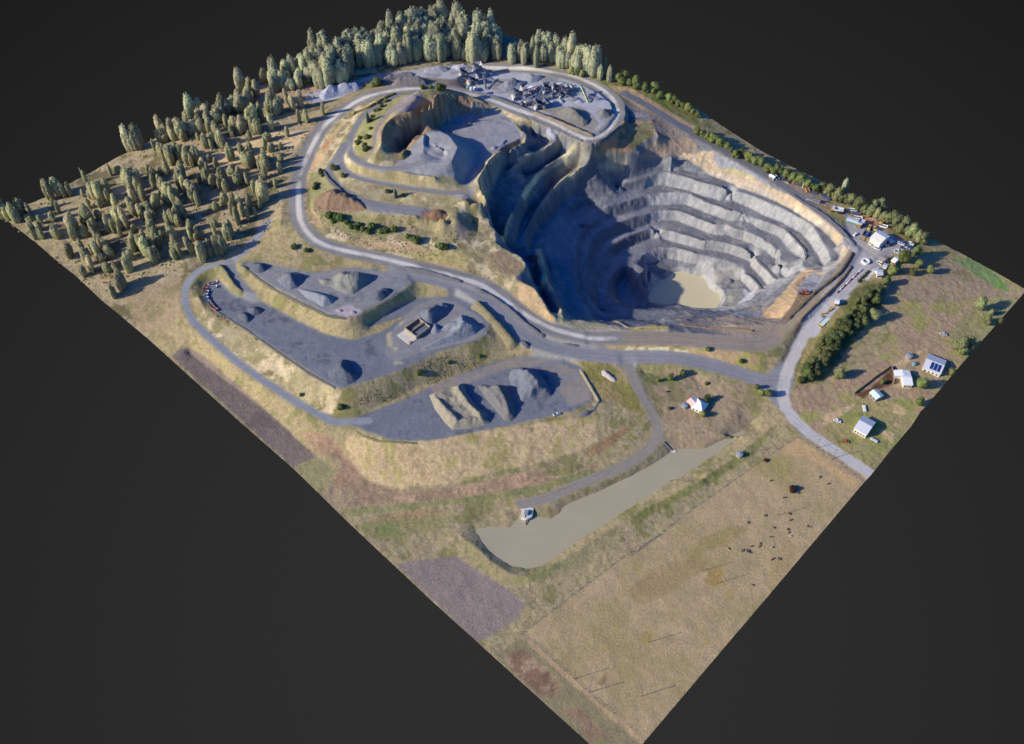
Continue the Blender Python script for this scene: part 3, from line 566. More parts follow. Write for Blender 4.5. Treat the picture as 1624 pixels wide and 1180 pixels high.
# tyre arcs
# plant yard
YARD = 'Z4 0,370 60,330 300,335 500,345 700,390 850,440 1000,500 1080,560 1120,640 1090,720 1030,780 960,800 850,740 700,660 560,620 430,560 300,520 200,500 100,480 0,420 Z3 1200,500 1050,490 850,490 700,530 560,620 420,650 350,650 330,600 480,560 640,520 760,480 1050,440 1200,410'
paint(YARD, T_YARD, 2, zone=5, grs=.0)
paint('Z4 200,500 160,440 0,430 0,490 120,520', T_DIRT, 2)
paint('Z4 350,420 480,430 540,480 500,540 380,500 300,490', tex((128,124,120), .08), 3)
paint('Z4 600,600 900,600 1000,700 960,790 800,720 700,650', tex((126,122,116), .08), 3)
paint('Z4 480,540 620,600 680,650 850,740 980,800 960,785 800,700 600,610', tex((150,130,100), .1), 1)
paint('Z3 860,500 1100,490 1300,520 1300,545 900,545 820,540', tex((118,112,104), .12), 2)
paint('Z3 480,680 640,620 860,540 880,550 700,610 560,690 470,700', T_PINK, 2)
# office yard
OFF = 'Q6 0,190 300,290 520,400 620,470 870,590 1080,670 1110,760 1000,850 850,830 740,860 640,880 600,1000 480,1177 130,1177 300,900 200,740 100,560 0,440'
paint(OFF, tex((130,129,131), .06, (116,116,122), .3, (142,139,136)), 2, grs=0., zone=5)
paint('Z7 1100,300 1290,370 1450,440 1550,500 1624,540 1624,570 1400,480 1250,400 1130,340', T_DIRT, 2)
paint('Q7 300,770 480,590 700,440 760,500 860,480 900,500 760,640 480,960 330,1177 80,1177 170,920', tex((158,157,160), .05), 2, grs=0., zone=5)
paint('Q7 410,830 520,720 640,620 740,600 680,670 560,760 440,860', tex((140,128,80), .14), 1)
paint('Q7 1130,240 1200,150 1280,60 1310,60 1240,190 1160,265', tex((184,180,168), .06), 1)
paint('Q7 0,950 200,760 420,560 620,390 800,200 930,0 880,0 740,180 560,330 380,470 150,700 0,820', tex((150,138,116), .1), 1)
paint('Q7 0,1000 220,780 330,640 200,780 60,1100 0,1177', tex((134,110,88), .15), 1)
# lakes
paint(LAKE, flat((120, 112, 84)), 1, grs=0.)
paint(POND, flat((130, 124, 110)), 0)

# ---- roads: wheel tracks run along them
def roadpaint(name, c, ctr=None, zone=1, soft_=1.2, tracks=()):
    P, wd, D_, S_, O_ = ROADS[name]
    mm = D_ < wd*.5+3; jj, ii_ = np.where(mm.any(1))[0], np.where(mm.any(0))[0]; q = (slice(jj[0], jj[-1]+1), slice(ii_[0], ii_[-1]+1))
    D, S, O = D_[q], S_[q], O_[q]
    m = np.clip((wd*.5+soft_*.5-D+n_sml[q]*.5)/soft_, 0, 1)
    t = tex(c, .05)(q); wob0 = np.interp(S, np.linspace(0, 2000, 60), np.random.default_rng(3).random(60)*3-1.5)
    if ctr is not None: t = mixc(t, np.ones_like(t)*alb(ctr), np.clip((.8+.5*n_mid[q]+.2*n_fin[q])*np.exp(-((O+wob0)/(wd*.17))**4)+.2*n_mid[q]*(D < wd), 0, 1))
    wob = np.interp(S, np.linspace(0, 2000, 400), np.random.default_rng(len(name)).random(400)*1.2-.6)
    for o, w_, k in tracks: t = t*(1-k*np.exp(-((O-o*wd-wob)/w_)**2))[..., None]
    t = t*(1+.05*np.sin(O*2.1+n_mid[q]*4))[..., None]
    COL[q] = mixc(COL[q], t, m); GRS[q] *= (1-m); ROCK[q] *= (1-m); ZONE[q][D < wd*.5] = zone
roadpaint('hill_path', (128, 120, 112))
roadpaint('pad_link', (112, 114, 119))
for n in ('hill_road', 'terrace_road', 'low_terrace'): roadpaint(n, (112, 112, 116), tracks=((.3, .5, .08), (-.3, .5, .08)))
roadpaint('perimeter_road', (120, 123, 130), tracks=((.25, .5, .06), (-.25, .5, .06)))
roadpaint('farm_track', (120, 114, 108), tracks=((.2, .6, .1), (-.2, .6, .06)))
roadpaint('bund_road', (134, 122, 104), tracks=((.25, .6, .2), (-.25, .6, .1)))
roadpaint('ramp_road', (124, 115, 105), tracks=((.3, .8, .1), (-.2, .8, .08)))
roadpaint('east_road', (96, 97, 104), tracks=((.45, .6, .3),))
roadpaint('lower_haul', (118, 118, 121), tracks=((.3, .8, -.09), (-.1, .7, -.07), (.0, .6, .05)))
roadpaint('haul_road', (116, 114, 112), (186, 180, 170), tracks=((.36, .8, .05), (-.3, .9, .06), (.12, .5, .06)))
roadpaint('site_road', (150, 147, 146), tracks=((.3, .8, .08), (-.1, 2, .1)))
roadpaint('public_road', (160, 157, 155), soft_=.8, tracks=((.2, .5, .06), (-.2, .5, .06)))
# ------------------------------------------------------------------ materials
def mat(name, color=(.5,.5,.5), rough=.9, attr=None, bump=0., bscale=2., var=0., vscale=3., metal=0., spec=.3, srgb=True, stretch=None):
    m = bpy.data.materials.new(name); m.use_nodes = True; nt = m.node_tree; b = nt.nodes['Principled BSDF']
    b.inputs['Roughness'].default_value = rough; b.inputs['Metallic'].default_value = metal; b.inputs['Specular IOR Level'].default_value = spec
    src = None
    if attr:
        a = N(nt, 'ShaderNodeVertexColor', layer_name=attr); src = a.outputs['Color']
    else:
        c = N(nt, 'ShaderNodeRGB'); c.outputs[0].default_value = (*(lin(color) if srgb else color), 1); src = c.outputs[0]
    tc = N(nt, 'ShaderNodeTexCoord'); vec = tc.outputs['Object']
    if stretch:
        mpn = N(nt, 'ShaderNodeMapping'); mpn.inputs['Scale'].default_value = stretch; nt.links.new(vec, mpn.inputs[0]); vec = mpn.outputs[0]
    if var:
        n1 = N(nt, 'ShaderNodeTexNoise'); n1.inputs['Scale'].default_value = 1/vscale; n1.inputs['Detail'].default_value = 5; n1.inputs['Roughness'].default_value = .65
        nt.links.new(vec, n1.inputs['Vector'])
        mr = N(nt, 'ShaderNodeMapRange'); mr.inputs['From Min'].default_value = .3; mr.inputs['From Max'].default_value = .7
        mr.inputs['To Min'].default_value = 1-var; mr.inputs['To Max'].default_value = 1+var; nt.links.new(n1.outputs[0], mr.inputs[0])
        vm = N(nt, 'ShaderNodeVectorMath', operation='SCALE'); nt.links.new(src, vm.inputs[0]); nt.links.new(mr.outputs[0], vm.inputs['Scale']); src = vm.outputs[0]
    nt.links.new(src, b.inputs['Base Color'])
    if bump:
        n2 = N(nt, 'ShaderNodeTexNoise'); n2.inputs['Scale'].default_value = 1/bscale; n2.inputs['Detail'].default_value = 6; n2.inputs['Roughness'].default_value = .7
        nt.links.new(vec, n2.inputs['Vector'])
        bp = N(nt, 'ShaderNodeBump'); bp.inputs['Strength'].default_value = 1; bp.inputs['Distance'].default_value = bump
        nt.links.new(n2.outputs[0], bp.inputs['Height']); nt.links.new(bp.outputs[0], b.inputs['Normal'])
    return m
M_GROUND = mat('ground_cover', attr='Col', bump=.35, bscale=1.1, var=.2, vscale=1.3, spec=.05)
M_ROAD = mat('road_surface', attr='Col', bump=.12, bscale=2.0, var=.07, vscale=2.5, spec=.12)
M_ROCK = mat('pit_rock', attr='Col', bump=.6, bscale=2.2, var=.16, vscale=3.0, spec=.1)
M_PAD = mat('crushed_stone_pad', attr='Col', bump=.25, bscale=2.0, var=.09, vscale=3.0, spec=.1)

# ------------------------------------------------------------------ terrain meshes
def bil(A, x, y):
    fx = np.clip((x-X0)/RS-.5, 0, NX-1.001); fy = np.clip((y-Y0)/RS-.5, 0, NY-1.001)
    i = fx.astype(int); j = fy.astype(int); tx = fx-i; ty = fy-j
    if A.ndim == 3: tx = tx[..., None]; ty = ty[..., None]
    return (A[j, i]*(1-tx)+A[j, i+1]*tx)*(1-ty)+(A[j+1, i]*(1-tx)+A[j+1, i+1]*tx)*ty
gy_, gx_ = np.gradient(HZ, RS); SLOPE = np.hypot(gx_, gy_)
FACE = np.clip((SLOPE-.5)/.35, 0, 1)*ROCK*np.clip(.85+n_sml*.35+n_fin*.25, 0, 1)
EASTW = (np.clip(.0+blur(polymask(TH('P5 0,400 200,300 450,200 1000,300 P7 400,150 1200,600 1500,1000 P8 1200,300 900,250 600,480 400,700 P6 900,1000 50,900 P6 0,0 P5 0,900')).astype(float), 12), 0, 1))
COL = mixc(COL, COL*0+alb((154, 154, 154)), FACE*.64*EASTW)  # fresh east faces paler, colour raised further to read as sunlit
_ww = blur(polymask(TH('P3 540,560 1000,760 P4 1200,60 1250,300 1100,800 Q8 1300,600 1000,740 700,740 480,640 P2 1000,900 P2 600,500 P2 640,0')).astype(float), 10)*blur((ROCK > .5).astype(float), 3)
COL = mixc(COL, COL*0+alb((132, 134, 142)), _ww*np.clip((.5-SLOPE)/.2, 0, 1)*.38)  # dusty bench floors paler, lifted where shading alone is too weak
COL = mixc(COL, COL*0+alb((78, 82, 90)), _ww*np.clip((SLOPE-.75)/.3, 0, 1)*.6)  # steep west walls darkened, shade painted into the rock colour
def edge(txt, n):
    P = np.array(TW(txt)); s = np.r_[0, np.cumsum(np.hypot(*np.diff(P[:, :2], axis=0).T))]; t = np.linspace(0, s[-1], n)
    return np.stack([np.interp(t, s, P[:, k]) for k in range(2)], 1), s[-1]
CELL = float(globals().get('CELL', 0.72))
_, la = edge(E_LB, 2); _, lb = edge(E_BR, 2)
_, lt = edge(E_TR, 2); _, lq = edge(E_LT, 2)
NU, NV = int(max(la, lt)/CELL), int(max(lb, lq)/CELL)
bot = edge(E_LB, NU)[0]                              # L -> B
top = edge(E_TR, NU)[0][::-1]                        # T -> R
lef = edge(E_LT, NV)[0]                              # L -> T
rig = edge(E_BR, NV)[0]                              # B -> R
u = np.linspace(0, 1, NU)[None, :, None]; v = np.linspace(0, 1, NV)[:, None, None]
PX = (1-v)*bot[None]+v*top[None]+(1-u)*lef[:, None]+u*rig[:, None]-((1-u)*(1-v)*bot[0]+u*(1-v)*bot[-1]+(1-u)*v*top[0]+u*v*top[-1])
vx, vy = PX[..., 0], PX[..., 1]
inner = np.minimum(np.minimum(u[..., 0]*NU, (1-u[..., 0])*NU), np.minimum(v[..., 0]*NV, (1-v[..., 0])*NV))
fade = np.clip(inner/6, 0, 1)
PITM = polymask(TH(PIT_P)); PITB = blur(PITM.astype(float), 3)
w1, w2, w3, w4 = fbm(7, 31, 3), fbm(7, 32, 3), fbm(2.5, 33, 2), fbm(2.5, 34, 2)
wa = bil(PITB, vx, vy)*fade
WX = (bil(w1, vx, vy)*(.2-.08*wa)+bil(w3, vx, vy)*.1*wa)*fade; WY = (bil(w2, vx, vy)*(.2-.08*wa)+bil(w4, vx, vy)*.1*wa)*fade
ROADM = np.zeros((NY, NX))
for n in ROADS: ROADM = np.maximum(ROADM, np.clip((ROADS[n][1]*.5+1.5-ROADS[n][2])/1.5, 0, 1))
PADM = blur(((ZONE == 4) | (ZONE == 5)).astype(float), 2); FLAT = np.clip(ROADM+PADM, 0, 1)
rough_h = fbm(6, 41, 4)*.14*(1-FLAT)+fbm(2.0, 43, 2)*.13*GRS*(1-FLAT)+np.clip(SLOPE-.5, 0, 1.2)*fbm(4, 44, 3)*.35*PITB+fbm(9,45,3)*.12*PADM+np.clip(SLOPE-.3, 0, 1.2)*fbm(7, 46, 4)*3.2*blur(ROCK, 2)*(1-PITB)
rough_h = rough_h+blur(ROCK, 1)*np.clip(SLOPE, .12, 1)*(fbm(2.6, 48, 2)*.4+fbm(5, 49, 2)*.3)
HS = HZ+rough_h
HS0 = HZ.copy()
vz = bil(HS, vx+WX, vy+WY)
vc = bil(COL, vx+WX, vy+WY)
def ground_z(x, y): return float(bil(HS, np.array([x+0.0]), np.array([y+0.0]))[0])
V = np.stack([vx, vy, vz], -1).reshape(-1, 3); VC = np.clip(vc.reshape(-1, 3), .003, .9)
# vertex normals of the whole sheet, kept on every cut piece so the seams do not show
du = np.gradient(np.stack([vx, vy, vz], -1), axis=1); dv = np.gradient(np.stack([vx, vy, vz], -1), axis=0)
NR = np.cross(du, dv); NR /= np.linalg.norm(NR, axis=-1, keepdims=True); NR = NR.reshape(-1, 3)
ii = (np.arange(NV-1)[:, None]*NU+np.arange(NU-1)[None, :])
FQ = np.stack([ii, ii+1, ii+NU+1, ii+NU], -1).reshape(-1, 4)
fxc, fyc = V[FQ][:, :, 0].mean(1), V[FQ][:, :, 1].mean(1)
fi = np.clip(((fxc-X0)/RS).astype(int), 0, NX-1); fj = np.clip(((fyc-Y0)/RS).astype(int), 0, NY-1)
FZ = ZONE[fj, fi]
def raw_mesh(name, verts, faces, cols=None, normals=None, material=None, kind=None, smooth=True):
    me = bpy.data.meshes.new(name); nv, nf = len(verts), len(faces); k = faces.shape[1]
    me.vertices.add(nv); me.vertices.foreach_set('co', np.ascontiguousarray(verts, np.float32).ravel())
    me.loops.add(nf*k); me.loops.foreach_set('vertex_index', np.ascontiguousarray(faces, np.int32).ravel())
    me.polygons.add(nf); me.polygons.foreach_set('loop_start', np.arange(0, nf*k, k, dtype=np.int32))
    me.polygons.foreach_set('use_smooth', np.full(nf, smooth))
    me.update(calc_edges=True)
    if cols is not None:
        ca = me.color_attributes.new('Col', 'FLOAT_COLOR', 'POINT'); ca.data.foreach_set('color', np.c_[cols, np.ones(nv)].astype(np.float32).ravel())
    if normals is not None: me.normals_split_custom_set_from_vertices(normals.tolist())
    if material: me.materials.append(material)
    o = bpy.data.objects.new(name, me); SC.collection.objects.link(o)
    if kind: o['kind'] = kind
    return o
def cut(name, sel, material):
    f = FQ[sel]; ids, inv = np.unique(f, return_inverse=True)
    return raw_mesh(name, V[ids], inv.reshape(-1, 4), VC[ids], NR[ids], material, 'structure')
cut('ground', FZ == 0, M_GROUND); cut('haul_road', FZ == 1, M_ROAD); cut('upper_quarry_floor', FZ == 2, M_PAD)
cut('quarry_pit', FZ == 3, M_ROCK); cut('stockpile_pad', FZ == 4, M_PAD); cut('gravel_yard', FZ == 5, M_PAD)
# underside so the tile is a solid piece of ground
ring = np.r_[np.arange(NU), np.arange(1, NV)*NU+NU-1, (NV-1)*NU+np.arange(NU-2, -1, -1), np.arange(NV-2, 0, -1)*NU]
rv = V[ring]; cen = rv.mean(0); lo = rv.copy(); lo[:, :2] = cen[:2]+(rv[:, :2]-cen[:2])*.93; lo[:, 2] = rv[:, 2]-14
low = cen+(rv-cen)*.8; low[:, 2] = -88
bv = np.vstack([rv, lo, low, [[cen[0], cen[1], -88]]]); n = len(ring); k = np.arange(n); k2 = (k+1) % n
M_EARTH = mat('earth', (92, 80, 66), var=.2, vscale=6)
raw_mesh('earth_underside', bv, np.vstack([np.stack([k, k+n, k2+n, k2], 1), np.stack([k+n, k+2*n, k2+2*n, k2+n], 1)]), None, None, M_EARTH, 'structure')
raw_mesh('earth_base', bv[2*n:], np.stack([k, np.full(n, n), k2], 1), None, None, M_EARTH, 'structure')

# ------------------------------------------------------------------ water
M_WATER = mat('silty_water', (176, 167, 137), .12, var=.05, vscale=30, bump=.01, bscale=3, spec=.25)
M_WATER2 = mat('silty_pit_water', (214, 203, 163), .2, var=.03, vscale=25, bump=.01, bscale=3, spec=.2)
def water(name, txt, z, m, grow=2.5):
    P = smooth([(x, y, z) for x, y, _ in TW(txt, z)]+[(*TW(txt, z)[0][:2], z)], 1)[:-1] if name != 'lake_water' else np.array(TW(txt, z))
    c = P.mean(0); P2 = []
    for k in range(len(P)):
        t = P[(k+1) % len(P)]-P[k-1]; nn = np.array([t[1], -t[0], 0]); nn /= np.linalg.norm(nn)+1e-9; P2.append(P[k]+nn*grow)
    A = sum(P[k-1][0]*P[k][1]-P[k][0]*P[k-1][1] for k in range(len(P)))
    if A < 0: P2 = [2*P[k]-P2[k] for k in range(len(P))]
    me = bpy.data.meshes.new(name); bm = bmesh.new(); vs = [bm.verts.new(p) for p in P2]; f = bm.faces.new(vs)
    bm.normal_update()
    if f.normal.z < 0: f.normal_flip()
    bmesh.ops.triangulate(bm, faces=bm.faces[:]); bm.to_mesh(me); me.materials.append(m)
    o = bpy.data.objects.new(name, me); SC.collection.objects.link(o); o['kind'] = 'structure'; return o
water('lake_water', LAKE, -.75, M_WATER, 1.0)
water('pit_pond_water', POND, pit_depth(-52.0), M_WATER2, 1.5)
# ------------------------------------------------------------------ helpers for things and their parts
R = random.Random(11)
def tag(o, label, cat, group=None):
    o['label'] = label; o['category'] = cat
    if group: o['group'] = group
    return o
def link(o, parent=None):
    SC.collection.objects.link(o)
    if parent is not None: o.parent = parent
    return o
def empty(name, label, cat, loc, rz=0, group=None, sc=1):
    o = bpy.data.objects.new(name, None); o.location = loc; o.rotation_euler = (0, 0, rz); o.scale = (sc, sc, sc)
    o.empty_display_size = .5; link(o); return tag(o, label, cat, group)
class MB:
    """collects shapes into one mesh"""
    def __init__(s): s.bm = bmesh.new()
    def box(s, x0, x1, y0, y1, z0, z1, bev=0.0, rot=0, c=None):
        bm = s.bm; vs = bmesh.ops.create_cube(bm, size=1)['verts']
        for v in vs: v.co = Vector((x0+(v.co.x+.5)*(x1-x0), y0+(v.co.y+.5)*(y1-y0), z0+(v.co.z+.5)*(z1-z0)))
        if bev:
            es = list({e for v in vs for e in v.link_edges}); r = bmesh.ops.bevel(bm, geom=es, offset=bev, segments=1, affect='EDGES'); vs = list({v for f in r['faces'] for v in f.verts} | {v for v in vs if v.is_valid})
        if rot:
            c = c or ((x0+x1)/2, (y0+y1)/2, 0); bmesh.ops.rotate(bm, verts=[v for v in vs if v.is_valid], cent=c, matrix=Matrix.Rotation(rot, 3, 'Z'))
        return s
    def cyl(s, x, y, z0, z1, r0, r1=None, n=10, cap=True):
        r1 = r0 if r1 is None else r1; bm = s.bm
        a = [bm.verts.new((x+r0*math.cos(2*math.pi*k/n), y+r0*math.sin(2*math.pi*k/n), z0)) for k in range(n)]
        b = [bm.verts.new((x+r1*math.cos(2*math.pi*k/n), y+r1*math.sin(2*math.pi*k/n), z1)) for k in range(n)]
        for k in range(n): bm.faces.new((a[k], a[(k+1) % n], b[(k+1) % n], b[k]))
        if cap: bm.faces.new(b); bm.faces.new(a[::-1])
        return s
    def bar(s, p, q, r, n=6, r1=None):
        p, q = Vector(p), Vector(q); d = (q-p); L = d.length
        if L < 1e-6: return s
        m = d.to_track_quat('Z', 'Y').to_matrix(); r1 = r if r1 is None else r1; bm = s.bm
        a = [bm.verts.new(p+m@Vector((r*math.cos(2*math.pi*k/n), r*math.sin(2*math.pi*k/n), 0))) for k in range(n)]
        b = [bm.verts.new(q+m@Vector((r1*math.cos(2*math.pi*k/n), r1*math.sin(2*math.pi*k/n), 0))) for k in range(n)]
        for k in range(n): bm.faces.new((a[k], a[(k+1) % n], b[(k+1) % n], b[k]))
        bm.faces.new(b); bm.faces.new(a[::-1]); return s
    def prism(s, pts, z0, z1):
        bm = s.bm; a = [bm.verts.new((x, y, z0)) for x, y in pts]; b = [bm.verts.new((x, y, z1)) for x, y in pts]; n = len(pts)
        for k in range(n): bm.faces.new((a[k], a[(k+1) % n], b[(k+1) % n], b[k]))
        bm.faces.new(b); bm.faces.new(a[::-1]); return s
    def poly(s, verts, faces):
        v = [s.bm.verts.new(p) for p in verts]
        for f in faces: s.bm.faces.new([v[i] for i in f])
        return s
    def out(s, name, m, parent=None, smooth=False):
        me = bpy.data.meshes.new(name); bmesh.ops.recalc_face_normals(s.bm, faces=s.bm.faces[:]); s.bm.to_mesh(me); s.bm.free(); me.materials.append(m)
        if smooth: me.polygons.foreach_set('use_smooth', [True]*len(me.polygons))
        return link(bpy.data.objects.new(name, me), parent)
def dup(root, loc=None, rz=None, label=None, group=None, sc=None):
    r = root.copy(); SC.collection.objects.link(r)
    if loc is not None: r.location = loc
    if rz is not None: r.rotation_euler = (0, 0, rz)
    if sc is not None: r.scale = sc if hasattr(sc, '__len__') else (sc, sc, sc)
    if label: r['label'] = label
    if group: r['group'] = group
    for ch in KIDS.get(root.name, []):
        c = ch.copy(); SC.collection.objects.link(c); c.parent = r
        for g in KIDS.get(ch.name, []):
            d = g.copy(); SC.collection.objects.link(d); d.parent = c
    return r
KIDS = {}
def proto(root):
    """remember the parts of a thing that will be copied"""
    def rec(o):
        KIDS[o.name] = [c for c in SC.collection.objects if c.parent == o]
        for c in KIDS[o.name]: rec(c)
    rec(root); return root
class First:
    """hands out the first built thing, then copies of it"""
    def __init__(s, make): s.make = make; s.root = None
    def __call__(s, loc, rz=0, label=None, group=None, sc=1):
        if s.root is None:
            s.root = proto(s.make()); s.root.location = loc; s.root.rotation_euler = (0, 0, rz); s.root.scale = sc if hasattr(sc, '__len__') else (sc,)*3
            if label: s.root['label'] = label
            if group: s.root['group'] = group
            return s.root
        return dup(s.root, loc, rz, label, group, sc)
def G(px, py, dz=0):
    """point of the ground seen at a traced place"""
    x, y, z = hit(px, py); return Vector((x, y, ground_z(x, y)+dz))
def GV(v, x, y, dz=0): a = VIEWS[v]; return G(a[0]+x/a[2], a[1]+y/a[2], dz)

# ------------------------------------------------------------------ stockpiles: each heap is a thing of its own
def fbm1(x, y, s, seed): return mnoise.fractal(Vector((x/s, y/s, seed)), 1.0, 2.0, 3)
M_PILE = {}
def pilemat(c):
    if c not in M_PILE: M_PILE[c] = mat('tipped_stone', tuple(float(q_) for q_ in np.clip(lin(c)/.76, 0, .8)), .95, srgb=False, bump=.8, bscale=1.4, var=.14, vscale=1.6, spec=.08)
    return M_PILE[c]
def pile(name, outline, hmax, c, label, cat='stockpile', crest=None, slope=.8, rough_=.42, notch=(), group=None, step=.9, rid=.24):
    """heap over a traced foot outline; flanks rise at the angle of repose towards a flat or ridged top"""
    P = TH(outline); P = [(x, y) for x, y, z in P]; cx = sum(p[0] for p in P)/len(P); cy = sum(p[1] for p in P)/len(P)
    xs = [p[0] for p in P]; ys = [p[1] for p in P]
    nx = int((max(xs)-min(xs))/step)+3; ny = int((max(ys)-min(ys))/step)+3; x0 = min(xs)-step; y0 = min(ys)-step
    gx = x0+np.arange(nx)*step; gy = y0+np.arange(ny)*step; XX, YY = np.meshgrid(gx, gy)
    ins = np.zeros(XX.shape, bool); D = np.full(XX.shape, 1e9)
    for (ax, ay), (bx, by) in zip(P, P[1:]+P[:1]):
        if ay != by: ins ^= (YY > min(ay, by)) & (YY <= max(ay, by)) & (XX < ax+(YY-ay)*(bx-ax)/(by-ay))
        L2 = (bx-ax)**2+(by-ay)**2+1e-9; t = np.clip(((XX-ax)*(bx-ax)+(YY-ay)*(by-ay))/L2, 0, 1)
        D = np.minimum(D, np.hypot(XX-ax-t*(bx-ax), YY-ay-t*(by-ay)))
    D = np.where(ins, D, -D)
    Hh = np.minimum(D*slope, hmax*1.5)
    if crest:                                             # traced ridge lines over a lower worn base
        top = np.full(XX.shape, float(crest[0]))
        for txt, h in crest[1:]:
            Q = []
            for px, py, _ in T(txt): g = hit(px, py); Q.append(unproj(px, py, g[2]+h))
            C = np.full(XX.shape, 1e9)
            for (ax, ay), (bx, by) in zip(Q[:-1], Q[1:]):
                L2 = (bx-ax)**2+(by-ay)**2+1e-9; t = np.clip(((XX-ax)*(bx-ax)+(YY-ay)*(by-ay))/L2, 0, 1)
                C = np.minimum(C, np.hypot(XX-ax-t*(bx-ax), YY-ay-t*(by-ay)))
            top = np.maximum(top, h-C*.7)
        Hh = np.minimum(D*slope*1.25, top)
    for nx_, ny_, r, dp in notch:
        q = hit(*[VIEWS[nx_[0]][k]+v/VIEWS[nx_[0]][2] for k, v in enumerate(nx_[1])]) if isinstance(nx_, tuple) else (nx_, ny_)
        Hh = Hh-dp*np.exp(-((XX-q[0])**2+(YY-q[1]-0)**2)/r**2)
    N1 = np.array([[fbm1(x, y, 7, len(outline)) for x in gx] for y in gy]); N2 = np.array([[fbm1(x, y, 2.2, 9+len(outline)) for x in gx] for y in gy])
    env = np.clip(Hh/3, 0, 1)
    Hh = Hh+env*(N1*hmax*rid+N2*rough_)
    GZ = bil(HS, XX, YY); Zz = np.where(D > -step*.2, GZ+np.maximum(Hh, -.3), GZ-.6)
    idx = -np.ones(XX.shape, int); keep = D > -step*1.6; idx[keep] = np.arange(keep.sum())
    zc = float(bil(HS, np.array([cx]), np.array([cy]))[0])
    vs = np.stack([XX[keep]-cx, YY[keep]-cy, Zz[keep]-zc], -1)
    q = np.stack([idx[:-1, :-1], idx[:-1, 1:], idx[1:, 1:], idx[1:, :-1]], -1).reshape(-1, 4); q = q[(q >= 0).all(1)]
    o = raw_mesh(name, vs, q, None, None, pilemat(c)); o.location = (cx, cy, zc)
    return tag(o, label, cat, group)
GRY, DGR, LGR, TAN, BRN, BLU = (104, 108, 116), (90, 95, 105), (140, 142, 148), (138, 132, 116), (128, 106, 88), (120, 124, 134)
pile('stockpile', 'A2 560,905 600,890 700,850 770,835 790,830 800,880 830,930 880,990 940,1030 930,1060 960,1080 920,1100 800,1120 710,1130 660,1080 600,1000', 6.5, TAN, 'long tan gravel heap with a double ridge and worn middle, leftmost on the lowest pad', crest=(2.4, ('A2 560,915 620,940 680,1000 742,1062', 4.6), ('A2 760,838 800,900 860,960 940,1035', 6.2), ('A2 742,1062 850,1055 930,1080', 4.4)), group='gravel heaps on the lowest pad')
pile('stockpile', 'A2 870,850 900,835 960,850 1020,840 1060,860 1090,930 1110,1000 1115,1050 1080,1075 1040,1070 980,1000 920,930', 8, (110, 108, 106), 'narrow grey-brown gravel ridge, middle one of the three on the lowest pad', crest=(2.6, ('A2 1000,848 1045,890 1075,960 1105,1040', 6.6), ('A2 885,848 960,890 1040,1010', 5.0)), group='gravel heaps on the lowest pad')
pile('stockpile', 'A2 1065,790 1080,745 1160,730 1230,750 1290,800 1330,860 1345,910 1290,930 1200,945 1150,945 1120,890 1080,840', 11, GRY, 'tallest grey gravel heap, rightmost on the lowest pad', crest=(3.4, ('A2 1100,765 1180,740 1260,800 1335,880', 9.5), ('A2 1100,775 1150,860', 7)), group='gravel heaps on the lowest pad')
pile('stockpile', 'A2 470,410 510,370 580,335 660,320 710,345 690,380 640,420 590,470 540,480 490,450', 6.5, GRY, 'dark grey stone heap on the middle pad nearest the haul road junction', notch=((('A2', (650, 440)), 0, 3, 2),), group='stone heaps on the middle pad')
pile('stockpile', 'A2 560,480 600,450 640,470 700,440 760,395 800,400 850,450 890,480 860,520 760,560 600,600 500,625 540,590 640,540 700,500 640,505 600,525 560,510', 6, (122, 126, 134), 'pale blue-grey stone heap with a long loading ramp beside the concrete ruin', notch=((('A2', (750, 470)), 0, 3.2, 1.8), (('A2', (640, 480)), 0, 2.4, 1.5)), group='stone heaps on the middle pad')
pile('stockpile', 'A1 1115,880 1150,840 1200,800 1250,800 1290,860 1330,910 1290,945 1240,965 1170,950 1130,920', 6, DGR, 'dark grey heap with a crumbling ridge at the tip of the long middle pad', notch=((('A1', (1270, 880)), 0, 3, 1.5),), group='stone heaps on the middle pad')
for i, (o_, h_, lb) in enumerate((('A1 540,520 580,495 620,505 650,535 630,560 605,575 560,550', 3.6, 'left of two small dark heaps near the red and white machinery row'), ('A1 600,480 640,462 680,465 720,490 690,515 640,530 615,505', 3.6, 'right of two small dark heaps near the red and white machinery row'))):
    pile('stockpile', o_, h_, DGR, lb, group='small dark heaps on the middle pad')
pile('stockpile', 'A1 620,210 660,185 720,190 750,215 720,245 680,255 640,240', 4.2, DGR, 'small dark heap in the upper left corner of the top pad', group='stone heaps on the top pad')
pile('stockpile', 'A1 790,290 850,250 920,245 970,260 970,300 930,345 880,360 820,330', 5.5, (106, 110, 118), 'steep grey heap with striped flank, second from the left on the top pad', group='stone heaps on the top pad')
pile('stockpile', 'A1 925,350 1000,360 1060,370 1120,390 1170,410 1150,450 1090,470 1040,440 980,410', 4.2, (126, 130, 138), 'low pale grey heap with a sharp tip beside the striped grey heap', group='stone heaps on the top pad')
pile('stockpile', 'A1 1050,290 1130,285 1180,255 1230,240 1320,245 1400,260 1400,290 1340,350 1280,390 1230,385 1150,350 1080,330', 8.5, (126, 126, 118), 'largest olive-grey heap with a light sandy flank on the top pad', notch=((('A1', (1150, 310)), 0, 4, 1.8),), group='stone heaps on the top pad')
pile('stockpile', 'A1 1385,400 1430,365 1470,345 1520,350 1530,375 1490,410 1450,435 1410,425', 4.5, DGR, 'small dark heap with a pale left flank at the right end of the top pad', group='stone heaps on the top pad')
pile('stockpile', 'A1 1165,485 1185,478 1215,485 1215,500 1190,505', 1.4, (150, 138, 146), 'tiny pinkish gravel mound, left of the two on the pale patch', group='tiny mounds on the pale patch')
pile('stockpile', 'A1 1255,495 1280,488 1305,498 1300,515 1270,518', 1.4, (150, 138, 146), 'tiny pinkish gravel mound, right of the two on the pale patch', group='tiny mounds on the pale patch')
